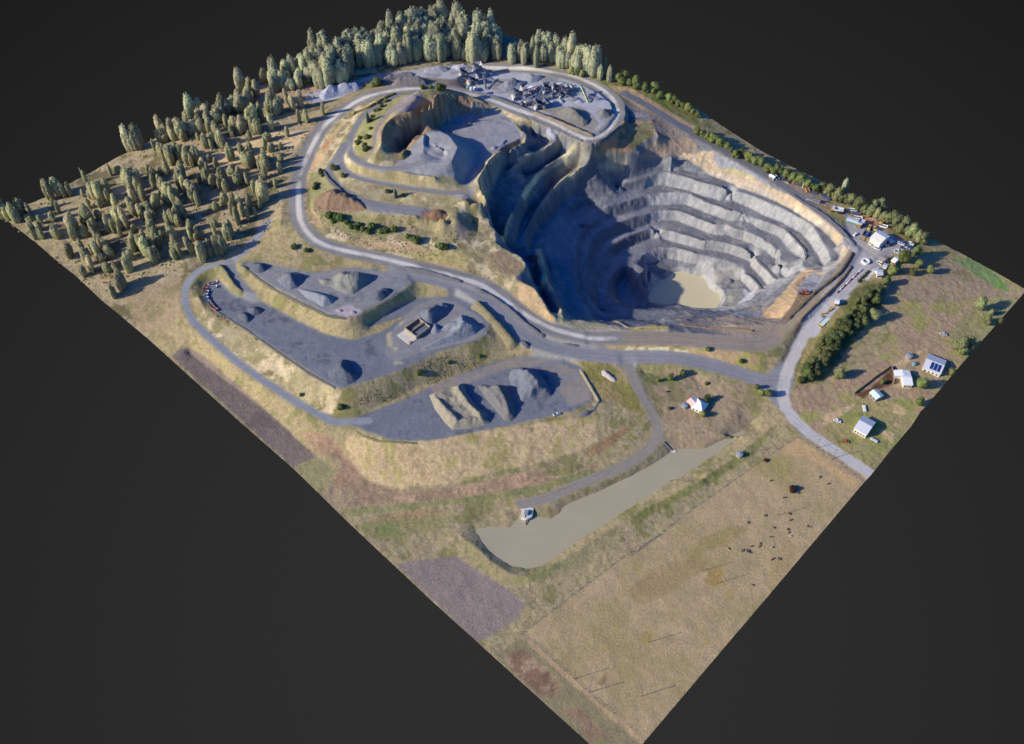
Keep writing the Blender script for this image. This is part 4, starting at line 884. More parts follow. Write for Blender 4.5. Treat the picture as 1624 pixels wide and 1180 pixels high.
# heaps round the crushing plant
pile('stockpile', 'Q3 200,530 240,450 300,400 400,370 520,345 640,330 700,330 790,390 760,420 700,450 560,480 420,520 340,545 270,560', 7.5, (156, 158, 168), 'long pale blue-white sand heap at the edge of the forest by the haul road bend', notch=((('Q3', (600, 360)), 0, 3, 1.5),))
pile('stockpile', 'Q3 1000,330 1030,270 1100,240 1250,215 1370,195 1450,225 1430,260 1300,275 1180,300 1060,345', 5.5, (126, 122, 118), 'grey-brown ridge heap between the haul road and the forest, behind the green bush')
pile('stockpile', 'Q3 1120,370 1160,330 1250,310 1400,290 1600,285 1640,340 1600,375 1400,385 1200,385', 4, (112, 108, 106), 'flat-topped dark earth heap directly beside the top of the haul road')
pile('stockpile', 'Q4 90,210 110,170 180,140 260,135 330,130 380,125 440,155 420,185 350,210 240,220', 4.2, (146, 147, 152), 'pale heap with a blue shaded end behind the plant, nearest the forest edge')
pile('stockpile', 'Q4 450,150 470,120 540,115 620,115 720,150 640,175 540,180', 3.2, (160, 160, 166), 'small white-grey heap behind the plant beside the pale heap')
pile('stockpile', 'Q4 1040,400 1080,360 1150,320 1220,290 1300,300 1430,350 1380,400 1250,440 1150,455', 8, (122, 125, 133), 'tall conical blue-grey heap in the middle of the plant yard')
pile('stockpile', 'Q4 1370,290 1380,235 1430,215 1520,245 1600,240 1660,270 1560,330 1470,345', 5, (130, 133, 140), 'grey heap with a white scoured tip behind the two long sheds')
pile('stockpile', 'Q5 500,720 560,670 640,655 720,665 800,690 890,740 920,800 950,830 920,880 860,905 780,890 640,850 540,790', 6.5, (116, 113, 106), 'broad brown-grey heap with a collapsed dark side near the yard corner', notch=((('Q5', (850, 770)), 0, 5, 3.0),))
pile('stockpile', 'Q5 1010,740 1030,700 1100,680 1200,685 1270,715 1200,780 1120,800 1060,790', 5.2, (112, 113, 112), 'rounded dark heap with a pale rim in the curve of the yard road')
pile('stockpile', 'Q5 520,350 560,325 600,330 640,350 600,370 550,375', 2.8, (158, 160, 168), 'small white cone beside the two long sheds in the plant yard')
pile('stockpile', 'Q5 510,580 530,540 570,545 620,590 600,610 550,615', 3, (150, 154, 164), 'pale blue cone under the conveyors, nearest the dark brown heap', group='pale cones under the conveyors')
pile('stockpile', 'Q5 740,590 780,560 840,565 880,590 830,610 770,610', 3.2, (150, 154, 164), 'pale blue cone under the conveyors, left of the yellow-green conveyor foot', group='pale cones under the conveyors')
pile('stockpile', 'Q5 900,540 920,490 950,470 1000,500 1000,530 950,550', 4, (70, 82, 112), 'dark blue heap beside the yellow-green conveyor')
pile('stockpile', 'Z5 1345,470 1365,445 1385,450 1440,405 1460,415 1440,440 1400,455 1380,475', 1.8, (140, 142, 148), 'small pale heap beside the bund of the upper quarry floor')
pile('stockpile', 'Z5 1185,310 1195,292 1220,292 1240,305 1215,318', 1.8, (136, 132, 124), 'lone small heap in the middle of the upper quarry floor')
pile('stockpile', 'Z5 1220,240 1240,220 1270,215 1300,220 1330,232 1290,242 1250,246', 2.4, (112, 112, 116), 'row of dark mounds at the foot of the brown cliff in the upper quarry')
pile('stockpile', 'Z5 1000,330 1020,305 1070,290 1105,285 1100,305 1060,322', 2.4, (126, 120, 114), 'rubble heap below the big cliff shadow in the upper quarry')
pile('earth_mound', 'Z5 230,800 250,770 330,725 400,720 480,770 545,810 570,850 520,858 400,855 300,860', 5, BRN, 'reddish brown soil mound at the left end of the lowest terrace', 'mound', rid=.3)
pile('earth_mound', 'Z5 900,895 960,870 1010,848 1050,850 1085,885 1050,915 960,915', 4.5, (134, 104, 82), 'brown soil mound at the right end of the lowest terrace', 'mound', rid=.3)
pile('earth_mound', 'Z5 760,530 775,490 800,470 840,480 840,510 800,540', 3.5, (104, 100, 70), 'small grassy knoll where the hill road meets the tipped stone', 'mound')
pile('rock_heap', 'A3 610,515 640,505 680,540 715,570 700,590 660,570 620,545', 1.8, (178, 166, 154), 'pale broken concrete rubble in the grass beside the farm track', 'rubble', rid=.5, rough_=.8)
pile('rock_heap', 'A3 470,790 510,765 560,760 590,700 600,720 580,760 530,800 490,810', 1.2, (104, 106, 114), 'dark stone spill over the edge of the lowest pad', 'rubble', rid=.4)
pile('stockpile', 'P6 1040,650 1060,610 1110,580 1150,600 1170,650 1110,670', 3, (116, 116, 122), 'dark rock heap on the pit floor beside the pond', rid=.4, rough_=.6)
pile('stockpile', 'P1 1020,140 1050,95 1110,130 1120,170 1180,230 1120,270 1060,230', 2.5, (150, 150, 158), 'white and grey rubble heap at the head of the top pit bench', rid=.5, rough_=.7)
# ------------------------------------------------------------------ trees: tapered trunk with limbs, crown of leaf clumps
def leafmat(name, c, var=.3, trans=.12):
    m = mat(name, c, .85, var=.32, vscale=1.7, spec=.12); nt = m.node_tree; b = nt.nodes['Principled BSDF']
    src = b.inputs['Base Color'].links[0].from_socket
    oi = N(nt, 'ShaderNodeObjectInfo'); h = N(nt, 'ShaderNodeHueSaturation'); mr = N(nt, 'ShaderNodeMapRange'); mh = N(nt, 'ShaderNodeMapRange')
    mr.inputs['To Min'].default_value = 1-var; mr.inputs['To Max'].default_value = 1+var; mh.inputs['To Min'].default_value = .475; mh.inputs['To Max'].default_value = .52
    mm = N(nt, 'ShaderNodeMath', operation='MULTIPLY'); mm.inputs[1].default_value = 7.31; fr = N(nt, 'ShaderNodeMath', operation='FRACT')
    L = nt.links.new; L(oi.outputs['Random'], mr.inputs['Value']); L(oi.outputs['Random'], mm.inputs[0]); L(mm.outputs[0], fr.inputs[0]); L(fr.outputs[0], mh.inputs['Value'])
    L(mr.outputs[0], h.inputs['Value']); L(mh.outputs[0], h.inputs['Hue']); L(src, h.inputs['Color']); L(h.outputs[0], b.inputs['Base Color'])
    tr = N(nt, 'ShaderNodeBsdfTranslucent'); ms = N(nt, 'ShaderNodeMixShader'); ms.inputs[0].default_value = .5; o_ = nt.nodes['Material Output']
    L(h.outputs[0], tr.inputs['Color']); L(b.outputs[0], ms.inputs[1]); L(tr.outputs[0], ms.inputs[2]); L(ms.outputs[0], o_.inputs['Surface'])
    return m
M_EUC = leafmat('grey_green_leaves', (200, 202, 170)); M_OLV = leafmat('olive_leaves', (200, 196, 158)); M_DRK = leafmat('dark_green_leaves', (122, 130, 86))
M_MID = leafmat('green_leaves', (150, 160, 100)); M_BRT = leafmat('bright_green_leaves', (116, 132, 80)); M_BARK = mat('bark', (120, 108, 94), .9, var=.2, vscale=.5)
M_GUM = leafmat('gum_leaves', (166, 170, 122)); M_RED = leafmat('rusty_leaves', (92, 64, 52)); M_BLU = leafmat('blue_green_leaves', (120, 142, 130))
def tree_proto(name, kind, seed, h, r, lobes, m, cat='tree', drape=.25, nleaf=520, ls=.75, columnar=False, trunk=True):
    """drape: how low the crown hangs (0 = to the ground); lobes: number of foliage masses"""
    q = random.Random(seed); root = empty(name, '-', cat, (0, 0, 0))
    L = []
    for k in range(lobes):
        a = 6.283*k/lobes+q.random()*.8
        if columnar:                                       # tall domes side by side, hanging almost to the ground
            d = 0 if k == 0 else r*(.35+.2*q.random()); top = h*(1 if k == 0 else q.uniform(.68, .95)); bot = h*drape*(1 if k else .6)
            L.append((d*math.cos(a), d*math.sin(a), (top+bot)/2, r*(.62 if k == 0 else q.uniform(.42, .56)), (top-bot)/2))
        else:
            d = r*.5*math.sqrt(q.random()); rr = r*(.48+.22*q.random())
            L.append((d*math.cos(a), d*math.sin(a), h*(drape+(1-drape)*(.35+.5*q.random())), rr, rr*.95))
    if not columnar: L.append((0, 0, h*(drape+(1-drape)*.62), r*.6, h*(1-drape)*.36))
    bm = bmesh.new()
    for (x, y, z, rr, rz) in L:                            # inner foliage mass, deeply lumpy
        g = bmesh.ops.create_icosphere(bm, subdivisions=2, radius=1)['verts']
        for v in g:
            n = v.co.normalized(); k = 1+.34*mnoise.noise(n*2.1+Vector((seed, x, z)))+.15*mnoise.noise(n*5+Vector((x, seed, z))); k *= (1+.22*(1-abs(n.z))**.5) if columnar else 1
            v.co = Vector((x+n.x*rr*k*.78, y+n.y*rr*k*.78, z+n.z*rz*k*.86))
            if drape < .2 and n.z < 0: v.co.z = max(.0, v.co.z-rz*.6*(-n.z))
    for k in range(nleaf):                                 # leaf clumps through the outer shell
        x, y, z, rr, rz = q.choice(L); n = Vector((q.gauss(0, 1), q.gauss(0, 1), q.gauss(.25, 1))).normalized()
        d = .82+.3*q.random(); c = Vector((x+n.x*rr*d, y+n.y*rr*d, max(.2, z+n.z*rz*d))); s = ls*(.5+.8*q.random())
        t1 = n.cross(Vector((q.gauss(0, 1), q.gauss(0, 1), q.gauss(0, 1)))).normalized(); t2 = n.cross(t1); t1 = (t1+n*q.uniform(-.7, .7)).normalized(); hang = 1.5 if columnar else 1.1
        bm.faces.new([bm.verts.new(c+t1*s*.7*a+t2*s*b*.5*hang) for a, b in ((-.9, -.4), (.1, -1), (1, .1), (-.1, 1))])
    me = bpy.data.meshes.new('crown'); bm.to_mesh(me); bm.free(); me.materials.append(m)
    me.polygons.foreach_set('use_smooth', [True]*len(me.polygons)); link(bpy.data.objects.new('crown', me), root)
    if trunk:
        t = MB(); zt = h*(drape+.35); t.bar((0, 0, -.6), (.05*r, 0, zt), .034*h*.55+.1, 7, .08)
        for (x, y, z, rr, rz) in L[:5]: t.bar((.03*r, 0, zt*(.45+.3*q.random())), (x*.8, y*.8, z-rz*.2), .1+.004*h, 5, .05)
        t.out('trunk', M_BARK, root)
    return proto(root)
class Kind:
    """several differently grown originals of one kind; hands them out, then copies"""
    def __init__(s, protos): s.p = protos; s.used = set()
    def __call__(s, loc, sc=1, label=None, group=None, k=None, rz=None):
        i = R.randrange(len(s.p)) if k is None else k; p = s.p[i]; rz = R.random()*6.28 if rz is None else rz
        if i not in s.used:
            s.used.add(i); o = p; o.location = loc; o.rotation_euler = (0, 0, rz); o.scale = sc if hasattr(sc, '__len__') else (sc,)*3; o['label'] = label
            if group: o['group'] = group
            return o
        return dup(p, loc, rz, label, group, sc)
# heights are for scale 1
EUC = Kind([tree_proto('eucalyptus_tree', 'e', s, 19+2*(s % 3), 5.6+.7*(s % 2), 6, M_EUC, drape=.03, nleaf=1500, ls=.8, columnar=True) for s in (1, 2, 3, 4)])
OLV = Kind([tree_proto('eucalyptus_tree', 'o', s, 12+(s % 3), 2.9+.5*(s % 3), 5, M_OLV, drape=.08, nleaf=850, ls=.6, columnar=True) for s in (11, 12, 13, 14)])
BRD = Kind([tree_proto('broadleaf_tree', 'b', s, 9.5, 4.2, 6, M_MID, drape=.04, nleaf=1000, ls=.55) for s in (21, 22, 23)])
DRK = Kind([tree_proto('broadleaf_tree', 'd', s, 10, 4.6, 6, M_DRK, drape=.02, nleaf=1000, ls=.55) for s in (31, 32, 33)])
PAL = Kind([tree_proto('gum_tree', 'p', s, 13, 4.8, 6, M_GUM, drape=.04, nleaf=1100, ls=.62) for s in (41, 42)])
BSH = Kind([tree_proto('bush', 's', s, 3.6, 2.8, 4, M_BRT, 'bush', drape=.0, nleaf=300, ls=.5, trunk=False) for s in (51, 52)])
BSD = Kind([tree_proto('bush', 't', s, 3.0, 2.6, 4, M_DRK, 'bush', drape=.0, nleaf=280, ls=.5, trunk=False) for s in (61, 62)])
RDB = Kind([tree_proto('bush', 'r', 71, 2.6, 2.8, 4, M_RED, 'bush', drape=.0, nleaf=260, ls=.45, trunk=False)])
BLU_T = Kind([tree_proto('cypress_tree', 'c', 81, 8, 1.7, 4, M_BLU, drape=.03, nleaf=300, ls=.5, columnar=True)])
def pts(txt): return [(a[0], a[1]) for a in T(txt)]
def inpoly(x, y, P):
    c = False
    for (ax, ay), (bx, by) in zip(P, P[1:]+P[:1]):
        if (ay > y) != (by > y) and x < ax+(y-ay)*(bx-ax)/(by-ay): c = not c
    return c
def scatter(outline, n, mind, fn, seed=1):
    q = random.Random(seed); P = [(x, y) for x, y, z in TH(outline)]; xs = [p[0] for p in P]; ys = [p[1] for p in P]; got = []; k = 0
    while len(got) < n and k < n*60:
        k += 1; x, y = q.uniform(min(xs), max(xs)), q.uniform(min(ys), max(ys))
        if inpoly(x, y, P) and all((x-a)**2+(y-b)**2 > mind*mind for a, b in got): got.append((x, y)); fn(Vector((x, y, ground_z(x, y)-.2)), q)
    return got
FG = 'trees of the dense forest behind the quarry'; FL = 'tall grey-green eucalyptus in the dense forest along the far edge'
def fe(a, b, lab=FL, grp=FG): return lambda p, q: EUC(p, (q.uniform(.8, 1.25)*a, q.uniform(.8, 1.25)*a, q.uniform(a*.72, b)), lab, grp)
n1 = scatter('K 492,120 500,98 560,82 640,60 700,47 735,46 788,62 790,98 745,98 690,98 640,103 598,108 560,112 548,130 520,140 495,140', 114, 6.6, fe(.95, 1.4), 3)
n2 = scatter('K 652,70 662,52 698,44 722,46 728,60 690,62', 7, 6, fe(1.1, 1.6), 5)
scatter('K 850,84 880,90 930,104 946,114 940,120 915,113 880,106 856,97', 20, 6, fe(.95, 1.2, 'tall grey-green eucalyptus in the round grove at the right end of the forest', 'eucalyptus grove right of the forest'), 7)
scatter('K 808,88 832,90 848,98 848,104 812,102', 6, 5, fe(.7, 1.0, 'grey-green eucalyptus in the small clump in the gap of the forest', 'clump of eucalyptus in the forest gap'), 8)
for x, y in pts('Z4 600,345 525,330'): p = G(x, y); EUC(p, (.45, .45, 1.0), 'thin column-shaped eucalyptus standing apart in the forest gap', 'thin eucalyptus in the forest gap')
scatter('K 420,150 440,122 478,102 492,108 490,135 470,140 440,150', 15, 6, fe(.7, .95, 'eucalyptus at the thin left end of the forest behind the bare brown ground', 'eucalyptus at the left end of the forest'), 9)
scatter('Q3 0,395 60,330 160,320 300,340 420,300 560,290 600,260 560,250 400,300 200,330', 11, 4, lambda p, q: DRK(p, q.uniform(.6, .9), 'dark bushy tree at the forest foot beside the pale sand heap', 'bushy trees at the forest foot'), 10)
WG = 'scattered woodland trees on the left slope'; WL = 'slender olive eucalyptus in the open woodland on the left slope'
used = []
WP = 'Z1 40,665 60,670 110,690 150,640 190,640 230,790 330,545 375,520 410,530 450,520 600,540 640,560 700,560 740,600 470,740 570,690 600,780 480,800 620,900 650,850 450,910 540,1030 560,960 590,1000 700,740 760,720 800,720 850,560 860,640 900,660 950,640 920,560 1000,600 960,700 860,850 900,870 940,900 980,940 920,820 1000,840 830,1000 785,1110 725,1165 1080,560 1110,580 1060,520 1180,500 1220,560 1245,540 1100,700 1140,680 1165,660 1100,800 1130,900 1190,850 1220,800 1260,800 1290,930 1340,900 1380,890 1420,880 1450,800 1470,780 1510,700 1540,650 1585,610 1490,600 870,470 830,470 Z2 310,760 340,790 370,800 440,780 480,800 530,790 575,830 590,700 640,680 690,690 660,640 600,560 550,490 460,620 430,630 380,630 340,640 300,600 720,560 770,580 820,600 870,550 900,540 940,520 1000,480 1040,480 850,450 800,420 760,440 700,480 650,500 610,480 890,605 915,610 1005,585 1140,460 1190,440 1100,420 1060,470 840,810 880,820 970,840 600,930 640,950 680,960 700,940 770,1120 810,1100 870,1090 945,1030 965,1040 400,1050 370,1030 330,1000 440,960 520,1030 490,1000 560,600 500,560 620,610 260,900 450,900 120,920 170,930 1010,420 910,370 870,330 960,290'
for x, y in pts(WP):
    q = R.random(); p = G(x, y, -.2); OLV(p, (.7+.5*R.random(), .7+.5*R.random(), .8+.6*R.random()), WL, WG)
SAP = []
scatter('Z1 120,700 250,640 500,480 Z2 300,640 600,600 900,560 1150,500 1100,760 1050,950 960,1080 Z1 1500,850 1200,950 900,960 700,1080 400,900 220,760', 125, 5, lambda p, q: SAP.append((p, q.uniform(.45, .95), q.uniform(.45, 1.0), q.random()*6.28, q.randrange(4))), 22)
bm = bmesh.new(); o0 = SAP[0][0].copy()
for p, s1, s2, a, k in SAP:
    n0 = len(bm.verts); bm.from_mesh(KIDS[OLV.p[k].name][0].data); bm.verts.ensure_lookup_table()
    bmesh.ops.transform(bm, matrix=Matrix.Translation(p-o0)@Matrix.Rotation(a, 4, 'Z')@Matrix.Diagonal((s1, s1, s2, 1)), verts=bm.verts[n0:])
me = bpy.data.meshes.new('woodland_undergrowth'); bm.to_mesh(me); bm.free(); me.polygons.foreach_set('use_smooth', [True]*len(me.polygons)); me.materials.append(M_OLV)
o = link(bpy.data.objects.new('woodland_undergrowth', me)); o.location = o0; o['kind'] = 'stuff'; tag(o, 'young olive saplings filling the gaps of the left woodland', 'saplings')
for x, y, s, lab in ((*pts('Z2 1180,540')[0], 1.0, 'slim column-shaped eucalyptus, left of the three beside the haul road bend'), (*pts('Z2 1225,540')[0], .9, 'slim column-shaped eucalyptus, middle of the three beside the haul road bend'), (*pts('Z2 1335,488')[0], 1.0, 'column-shaped eucalyptus right at the edge of the haul road bend')):
    OLV(G(x, y, -.2), (.6, .6, s), lab)
for x, y, sc, lab in ((*pts('Z2 110,715')[0], 1.0, 'broad tree of the pair rising like a wall at the far left edge, outer one'), (*pts('Z2 165,700')[0], 1.15, 'broad tree of the pair rising like a wall at the far left edge, inner one'), (*pts('Z2 495,500')[0], 1.0, 'tall lone eucalyptus on the far left edge above the woodland'), (*pts('Z2 805,320')[0], .9, 'tallest eucalyptus sticking out of the woodland edge near the bare ground')):
    EUC(G(x, y, -.2), (.75, .75, sc), lab)
scatter('K 256,224 300,200 350,172 400,150 408,160 380,180 330,200 290,225', 22, 4.5, lambda p, q: OLV(p, (q.uniform(1, 1.5), q.uniform(1, 1.5), q.uniform(.8, 1.2)), 'olive eucalyptus in the thick belt along the far left edge', 'eucalyptus belt on the far left edge'), 12)
# scrub under the woodland, too small and mixed to count
def scrub(name, outline, n, m, seed, s=1.0, label='low scrub and fallen litter between the woodland trees', cat='scrub'):
    q = random.Random(seed); bm = bmesh.new(); P = [(x, y) for x, y, z in TH(outline)]; xs = [p[0] for p in P]; ys = [p[1] for p in P]; c0 = Vector((sum(xs)/len(xs), sum(ys)/len(ys), 0)); k = 0
    while k < n:
        x, y = q.uniform(min(xs), max(xs)), q.uniform(min(ys), max(ys))
        if not inpoly(x, y, P): continue
        if mnoise.noise(Vector((x/14, y/14, seed))) < -.02+.2*q.random()-.1: k += .25; continue
        k += 1; z = ground_z(x, y); r = s*(.35+q.random()**2*1.1)
        for j in range(7):
            n_ = Vector((q.gauss(0, 1), q.gauss(0, 1), abs(q.gauss(.4, .6)))).normalized(); c = Vector((x, y, z))+n_*r*q.uniform(.3, 1)-c0
            t1 = n_.orthogonal().normalized(); t2 = n_.cross(t1); w = r*.5
            bm.faces.new([bm.verts.new(c+t1*a*w+t2*b*w) for a, b in ((-1, -.3), (.2, -1), (1, .3), (-.2, 1))])
    me = bpy.data.meshes.new(name); bm.to_mesh(me); bm.free(); me.materials.append(m); o = link(bpy.data.objects.new(name, me)); o.location = c0
    o['kind'] = 'stuff'; return tag(o, label, cat)
scrub('woodland_scrub', 'Z1 30,680 200,590 450,470 Z2 240,660 500,500 900,320 1200,260 1300,400 1330,480 1180,700 1100,850 1050,1000 1000,1180 Z1 1600,850 1300,950 1100,1000 900,1060 640,1170', 2600, M_OLV, 5, 1.0)
scrub('bank_grass', 'A1 330,480 700,700 1000,900 1200,1010 1624,900 A2 0,1000 300,950 900,700 930,660 600,660 200,830 0,880 A1 1240,1000 1180,985 1000,880 800,750 600,610 400,490', 1400, leafmat('tussock', (172, 164, 118)), 6, .4, 'rough tussock grass on the banks of the stockpile pads', 'grass')
scrub('hill_grass', 'Z5 230,820 560,880 1050,920 1150,1000 A2 850,110 1000,190 1200,320 1000,200 600,60 Z5 480,1060 320,990 250,880', 900, leafmat('hill_tussock', (168, 160, 112)), 8, .45, 'rough grass and low weeds on the hill above the haul road', 'grass')
# row beside the east road: a second, uneven rank closes the gaps
EG = 'row of trees between the east road and the tile edge'; EL = 'leafy green tree in the long row outside the east road'
for i, (x, y) in enumerate(pts('Z4 1150,455 1190,465 1240,485 1290,505 1340,520 1385,550 1440,570 1500,590 1560,630 Z7 690,70 725,85 760,100 800,130 850,150 900,200 930,190 980,220 1020,250 1060,260 1100,290 1140,310 1180,310 1220,330 1265,350 1310,370 1360,390 1410,420 1450,410 1490,440 1530,440')):
    BRD(G(x, y, -.2), (.66+.3*R.random())*(1.1 if x > 1180 else .95), EL, EG)
for x, y in pts('Z4 1465,575 1530,610 1590,650 1620,665 Z7 660,60 705,70 742,88 780,108 820,132 870,168 955,195 1000,228 1040,248 1120,290 1160,300 1200,312 1240,332 1290,352 1335,375 1385,398 1430,402 1470,420 1510,436'): BRD(G(x, y, -.2), .5+.4*R.random(), 'small leafy tree filling the gaps of the row outside the east road', 'small trees in the east road row')
for x, y in pts('Z4 1125,440 1150,435 1230,480 1345,505'): BRD(G(x, y, -.2), 1.0, 'taller pale tree at the upper end of the row beside the orange bank', 'taller trees beside the orange bank')
for x, y in pts('Z4 1005,425 1035,392 1062,440'): EUC(G(x, y, -.2), (.4, .4, .75), 'thin column-shaped tree between the grove and the orange bank', 'thin trees left of the orange bank')
scatter('Z4 795,390 905,415 900,400 830,385', 5, 3.5, lambda p, q: PAL(p, q.uniform(.5, .7), 'small grey tree in the row at the foot of the round grove', 'small grey trees under the grove'), 13)
EUC(G(*pts('Z7 1590,415')[0], -.2), (.42, .42, .62), 'lone column-shaped tree sticking up at the far edge behind the east road')
YG = 'trees behind the site office yard'; YL = 'large grey-green tree in the thick belt behind the office yard'
for x, y in pts('Z8 380,250 430,285 480,295 510,305 560,345 600,355 640,375 680,395 720,410 700,345 750,425 790,440 830,485 870,495 900,505 940,535 970,545 990,540 660,350 850,460'):
    PAL(G(x, y, -.2), (.75+.35*R.random()), YL, YG)
for x, y, s, lab in ((850, 675, 1.25, 'biggest green tree beside the white gable office'), (935, 625, .95, 'dark round tree above the long shadows in the scrub field'), (945, 695, .8, 'middle green tree behind the biggest one by the offices'), (1018, 735, .75, 'bright green conical tree standing alone in the dark shade'), (912, 742, .6, 'small pale conical tree in the shade behind the offices'), (785, 740, .9, 'green tree touching the lowest office roof'), (742, 812, .85, 'dark green tree below the lowest office'), (700, 850, .7, 'small bushy tree at the upper end of the hedge')):
    (BRD if s > .7 else DRK)(GV('Z8', x, y, -.2), s, lab)
HG = 'thick belt of trees between the site road and the scrub field'; HL = 'dark green bushy tree in the thick belt beside the site road'
for x, y in pts('Z8 690,870 640,900 600,930 560,925 540,980 610,985 520,1025 580,1035 490,1080 550,1090 460,1110 510,1135 440,1165 600,1070 A4 600,335 640,315 680,290 700,330 730,270 560,380 600,400 640,370 510,425 550,440 590,440 500,480 530,510 560,480 460,540 480,570 520,540 430,600 450,620 480,600 400,630 420,580 650,290 755,190 790,160 800,210 740,240 700,260 620,360 575,420'):
    DRK(G(x, y, -.2), .5+.4*R.random(), HL, HG)
for v, x, y, K, s, lab in (('A4', 785, 300, PAL, .85, 'pale grey-green tree bulging from the right side of the dark belt'), ('A4', 605, 605, PAL, .8, 'broad grey tree alone at the lower end of the dark belt'), ('A4', 1245, 470, PAL, 1.25, 'huge grey weeping tree behind the blue-roofed house, left half'), ('A4', 1290, 455, PAL, 1.1, 'huge grey weeping tree behind the blue-roofed house, right half'), ('A4', 1390, 318, PAL, .7, 'dark leaning tree near the right edge of the tile'), ('A4', 1350, 245, PAL, .95, 'tall pale tree leaning in the green corner paddock'), ('A4', 1415, 270, PAL, .5, 'small pale tree beside the tall leaning one in the green corner'), ('A4', 1465, 315, DRK, .5, 'small dark tree right on the tile edge in the green corner'), ('A4', 1045, 660, BRD, 1.0, 'pale green tree between the white sheds and the blue-roofed house'), ('A4', 1030, 755, BRD, .75, 'green tree at the notch of the tile edge'), ('A4', 1205, 590, BRD, .65, 'bright green tree against the corner of the blue-roofed house'), ('A4', 835, 640, BRD, .4, 'small round green tree inside the brown cattle yard'), ('A4', 190, 700, BRD, .6, 'green tree at the road junction corner, left one'), ('A4', 225, 705, DRK, .6, 'dark tree at the road junction corner, right one'), ('A4', 165, 665, DRK, .45, 'low tree at the road junction corner, upper one'),
    ('A3', 1045, 575, BRD, .62, 'round green tree, largest in the homestead paddock'), ('A3', 968, 580, BRD, .4, 'small round green tree left in the homestead paddock'), ('A3', 1130, 545, DRK, .5, 'tree beside the small red-roofed hut'), ('A3', 1255, 805, BRD, .55, 'bright green tree just below the pyramid-roofed house'), ('A3', 1280, 705, DRK, .55, 'dark tree just behind the pyramid-roofed house')):
    K(GV(v, x, y, -.2), s, lab)
for v, x, y, s, lab in (('A3', 1280, 600, .6, 'grey-green shrub alone at the right of the homestead paddock'), ('A3', 1030, 648, .35, 'tiny shrub in the middle of the homestead paddock'), ('A3', 1500, 458, .8, 'green shrub on the bank above the lower haul road'), ('A3', 1290, 385, .7, 'green shrub on the grassy strip below the pit ramp'), ('A3', 1045, 755, .5, 'grey shrub west of the water tank by the house'), ('A1', 985, 118, .8, 'bright green shrub on the slope above the top pad'), ('A1', 905, 95, 1.0, 'dark shrub on the slope above the top pad'), ('A1', 1205, 1110, .9, 'round dark green shrub on the bank below the middle pad'), ('A1', 950, 1030, .6, 'green shrub beside the purple weeds on the left bank'), ('A2', 500, 775, .9, 'green shrub on the bank above the lowest pad, largest'), ('A2', 690, 705, .6, 'green shrub on the bank above the lowest pad, middle'), ('A2', 880, 665, .6, 'green shrub on the bank above the lowest pad, right'), ('A2', 15, 985, .6, 'dark shrub at the left end of the bank above the lowest pad')):
    (BSH if 'dark' not in lab else BSD)(GV(v, x, y, -.2), s, lab)
BG = 'bushes on the hill around the terraces'
for x, y in pts('Z5 330,900 370,900 400,915 350,930 440,940 465,965 500,975 545,985 575,1000 600,970 520,950 690,990 660,1000 740,985 830,1030 850,1040 880,1055 1040,1095 1010,1090 1070,1100'): BSH(G(x, y, -.2), .7+.6*R.random(), 'green bush on the slope below the lowest terrace', 'green bushes below the lowest terrace')
for x, y in pts('Z5 245,700 240,720 285,640 275,620 365,600 350,590 415,640 700,740 795,765 580,290 600,265 640,220 690,165 560,470 550,440 570,400 590,340 520,400 510,430 620,230 660,200 640,180'): BSD(G(x, y, -.2), .6+.5*R.random(), 'dark bush beside the loops of the hill road', BG)
BLU_T(G(*pts('Z5 750,775')[0], -.2), 1.0, 'single blue-green cypress on the middle terrace bank'); BLU_T(G(*pts('Z5 575,300')[0], -.2), (1, 1, 1.2), 'column-shaped cypress inside the hill road loop')
for x, y, s in ((895, 88, .9), (1000, 85, .8), (1100, 90, 1.2), (1160, 100, 1.0)): BSH(GV('Q1', x, y, -.2), s, 'green bush on the crest between the upper quarry and the haul road', 'green bushes on the crest')
BSD(GV('Q3', 960, 370, -.2), 1.9, 'big dark green bush between the haul road and the grey-brown heap'); 
RDB(GV('A8', 1025, 468, -.2), 1.0, 'round rust-red bush in the big dry paddock'); RDB(GV('A8', 855, 285, -.2), .55, 'small rust-red bush at the paddock fence near the water tank')
# ------------------------------------------------------------------ buildings
def paintm(name, c, rough=.5, metal=0., var=.06, vs=1.5, **k): return mat(name, tuple(float(q_) for q_ in np.clip(lin(c)/.74, 0, .86)), rough, var=var, vscale=vs, metal=metal, srgb=False, **k)
M_WHT = paintm('white_roof_sheet', (232, 232, 230)); M_SIL = paintm('grey_roof_sheet', (176, 178, 184), .45); M_PAL = paintm('pale_wall', (190, 186, 176)); M_GRY = paintm('grey_wall', (128, 128, 128))
M_GRN = paintm('pale_green_roof', (186, 204, 190)); M_PNK = paintm('faded_pink_roof', (206, 170, 158)); M_RST = paintm('rusty_red_roof', (164, 96, 78)); M_CNC = paintm('weathered_concrete', (186, 180, 168), .9, var=.15)
M_GLS = mat('window_glass', (40, 48, 60), .12, spec=.6); M_BLK = paintm('black_rubber', (38, 38, 40), .9); M_STL = paintm('dusty_steel', (126, 129, 138), .6, var=.15); M_DST = paintm('dark_steel', (84, 89, 102), .6, var=.15)
M_YEL = paintm('machine_yellow', (172, 144, 82)); M_ORG = paintm('faded_orange', (180, 124, 88)); M_REDP = paintm('faded_red', (166, 88, 74)); M_BLP = paintm('blue_paint', (66, 80, 108)); M_WPT = paintm('white_paint', (224, 226, 228), .35); M_TEAL = paintm('teal_paint', (86, 146, 140))
M_BRNF = paintm('brown_timber', (104, 84, 70), .9, var=.2); M_WOOD = paintm('grey_pole_timber', (108, 96, 84), .9); M_SOL = mat('solar_glass', (30, 56, 116), .15, spec=.6); M_DRT = paintm('dirt_inside', (112, 104, 90), .95, var=.2)
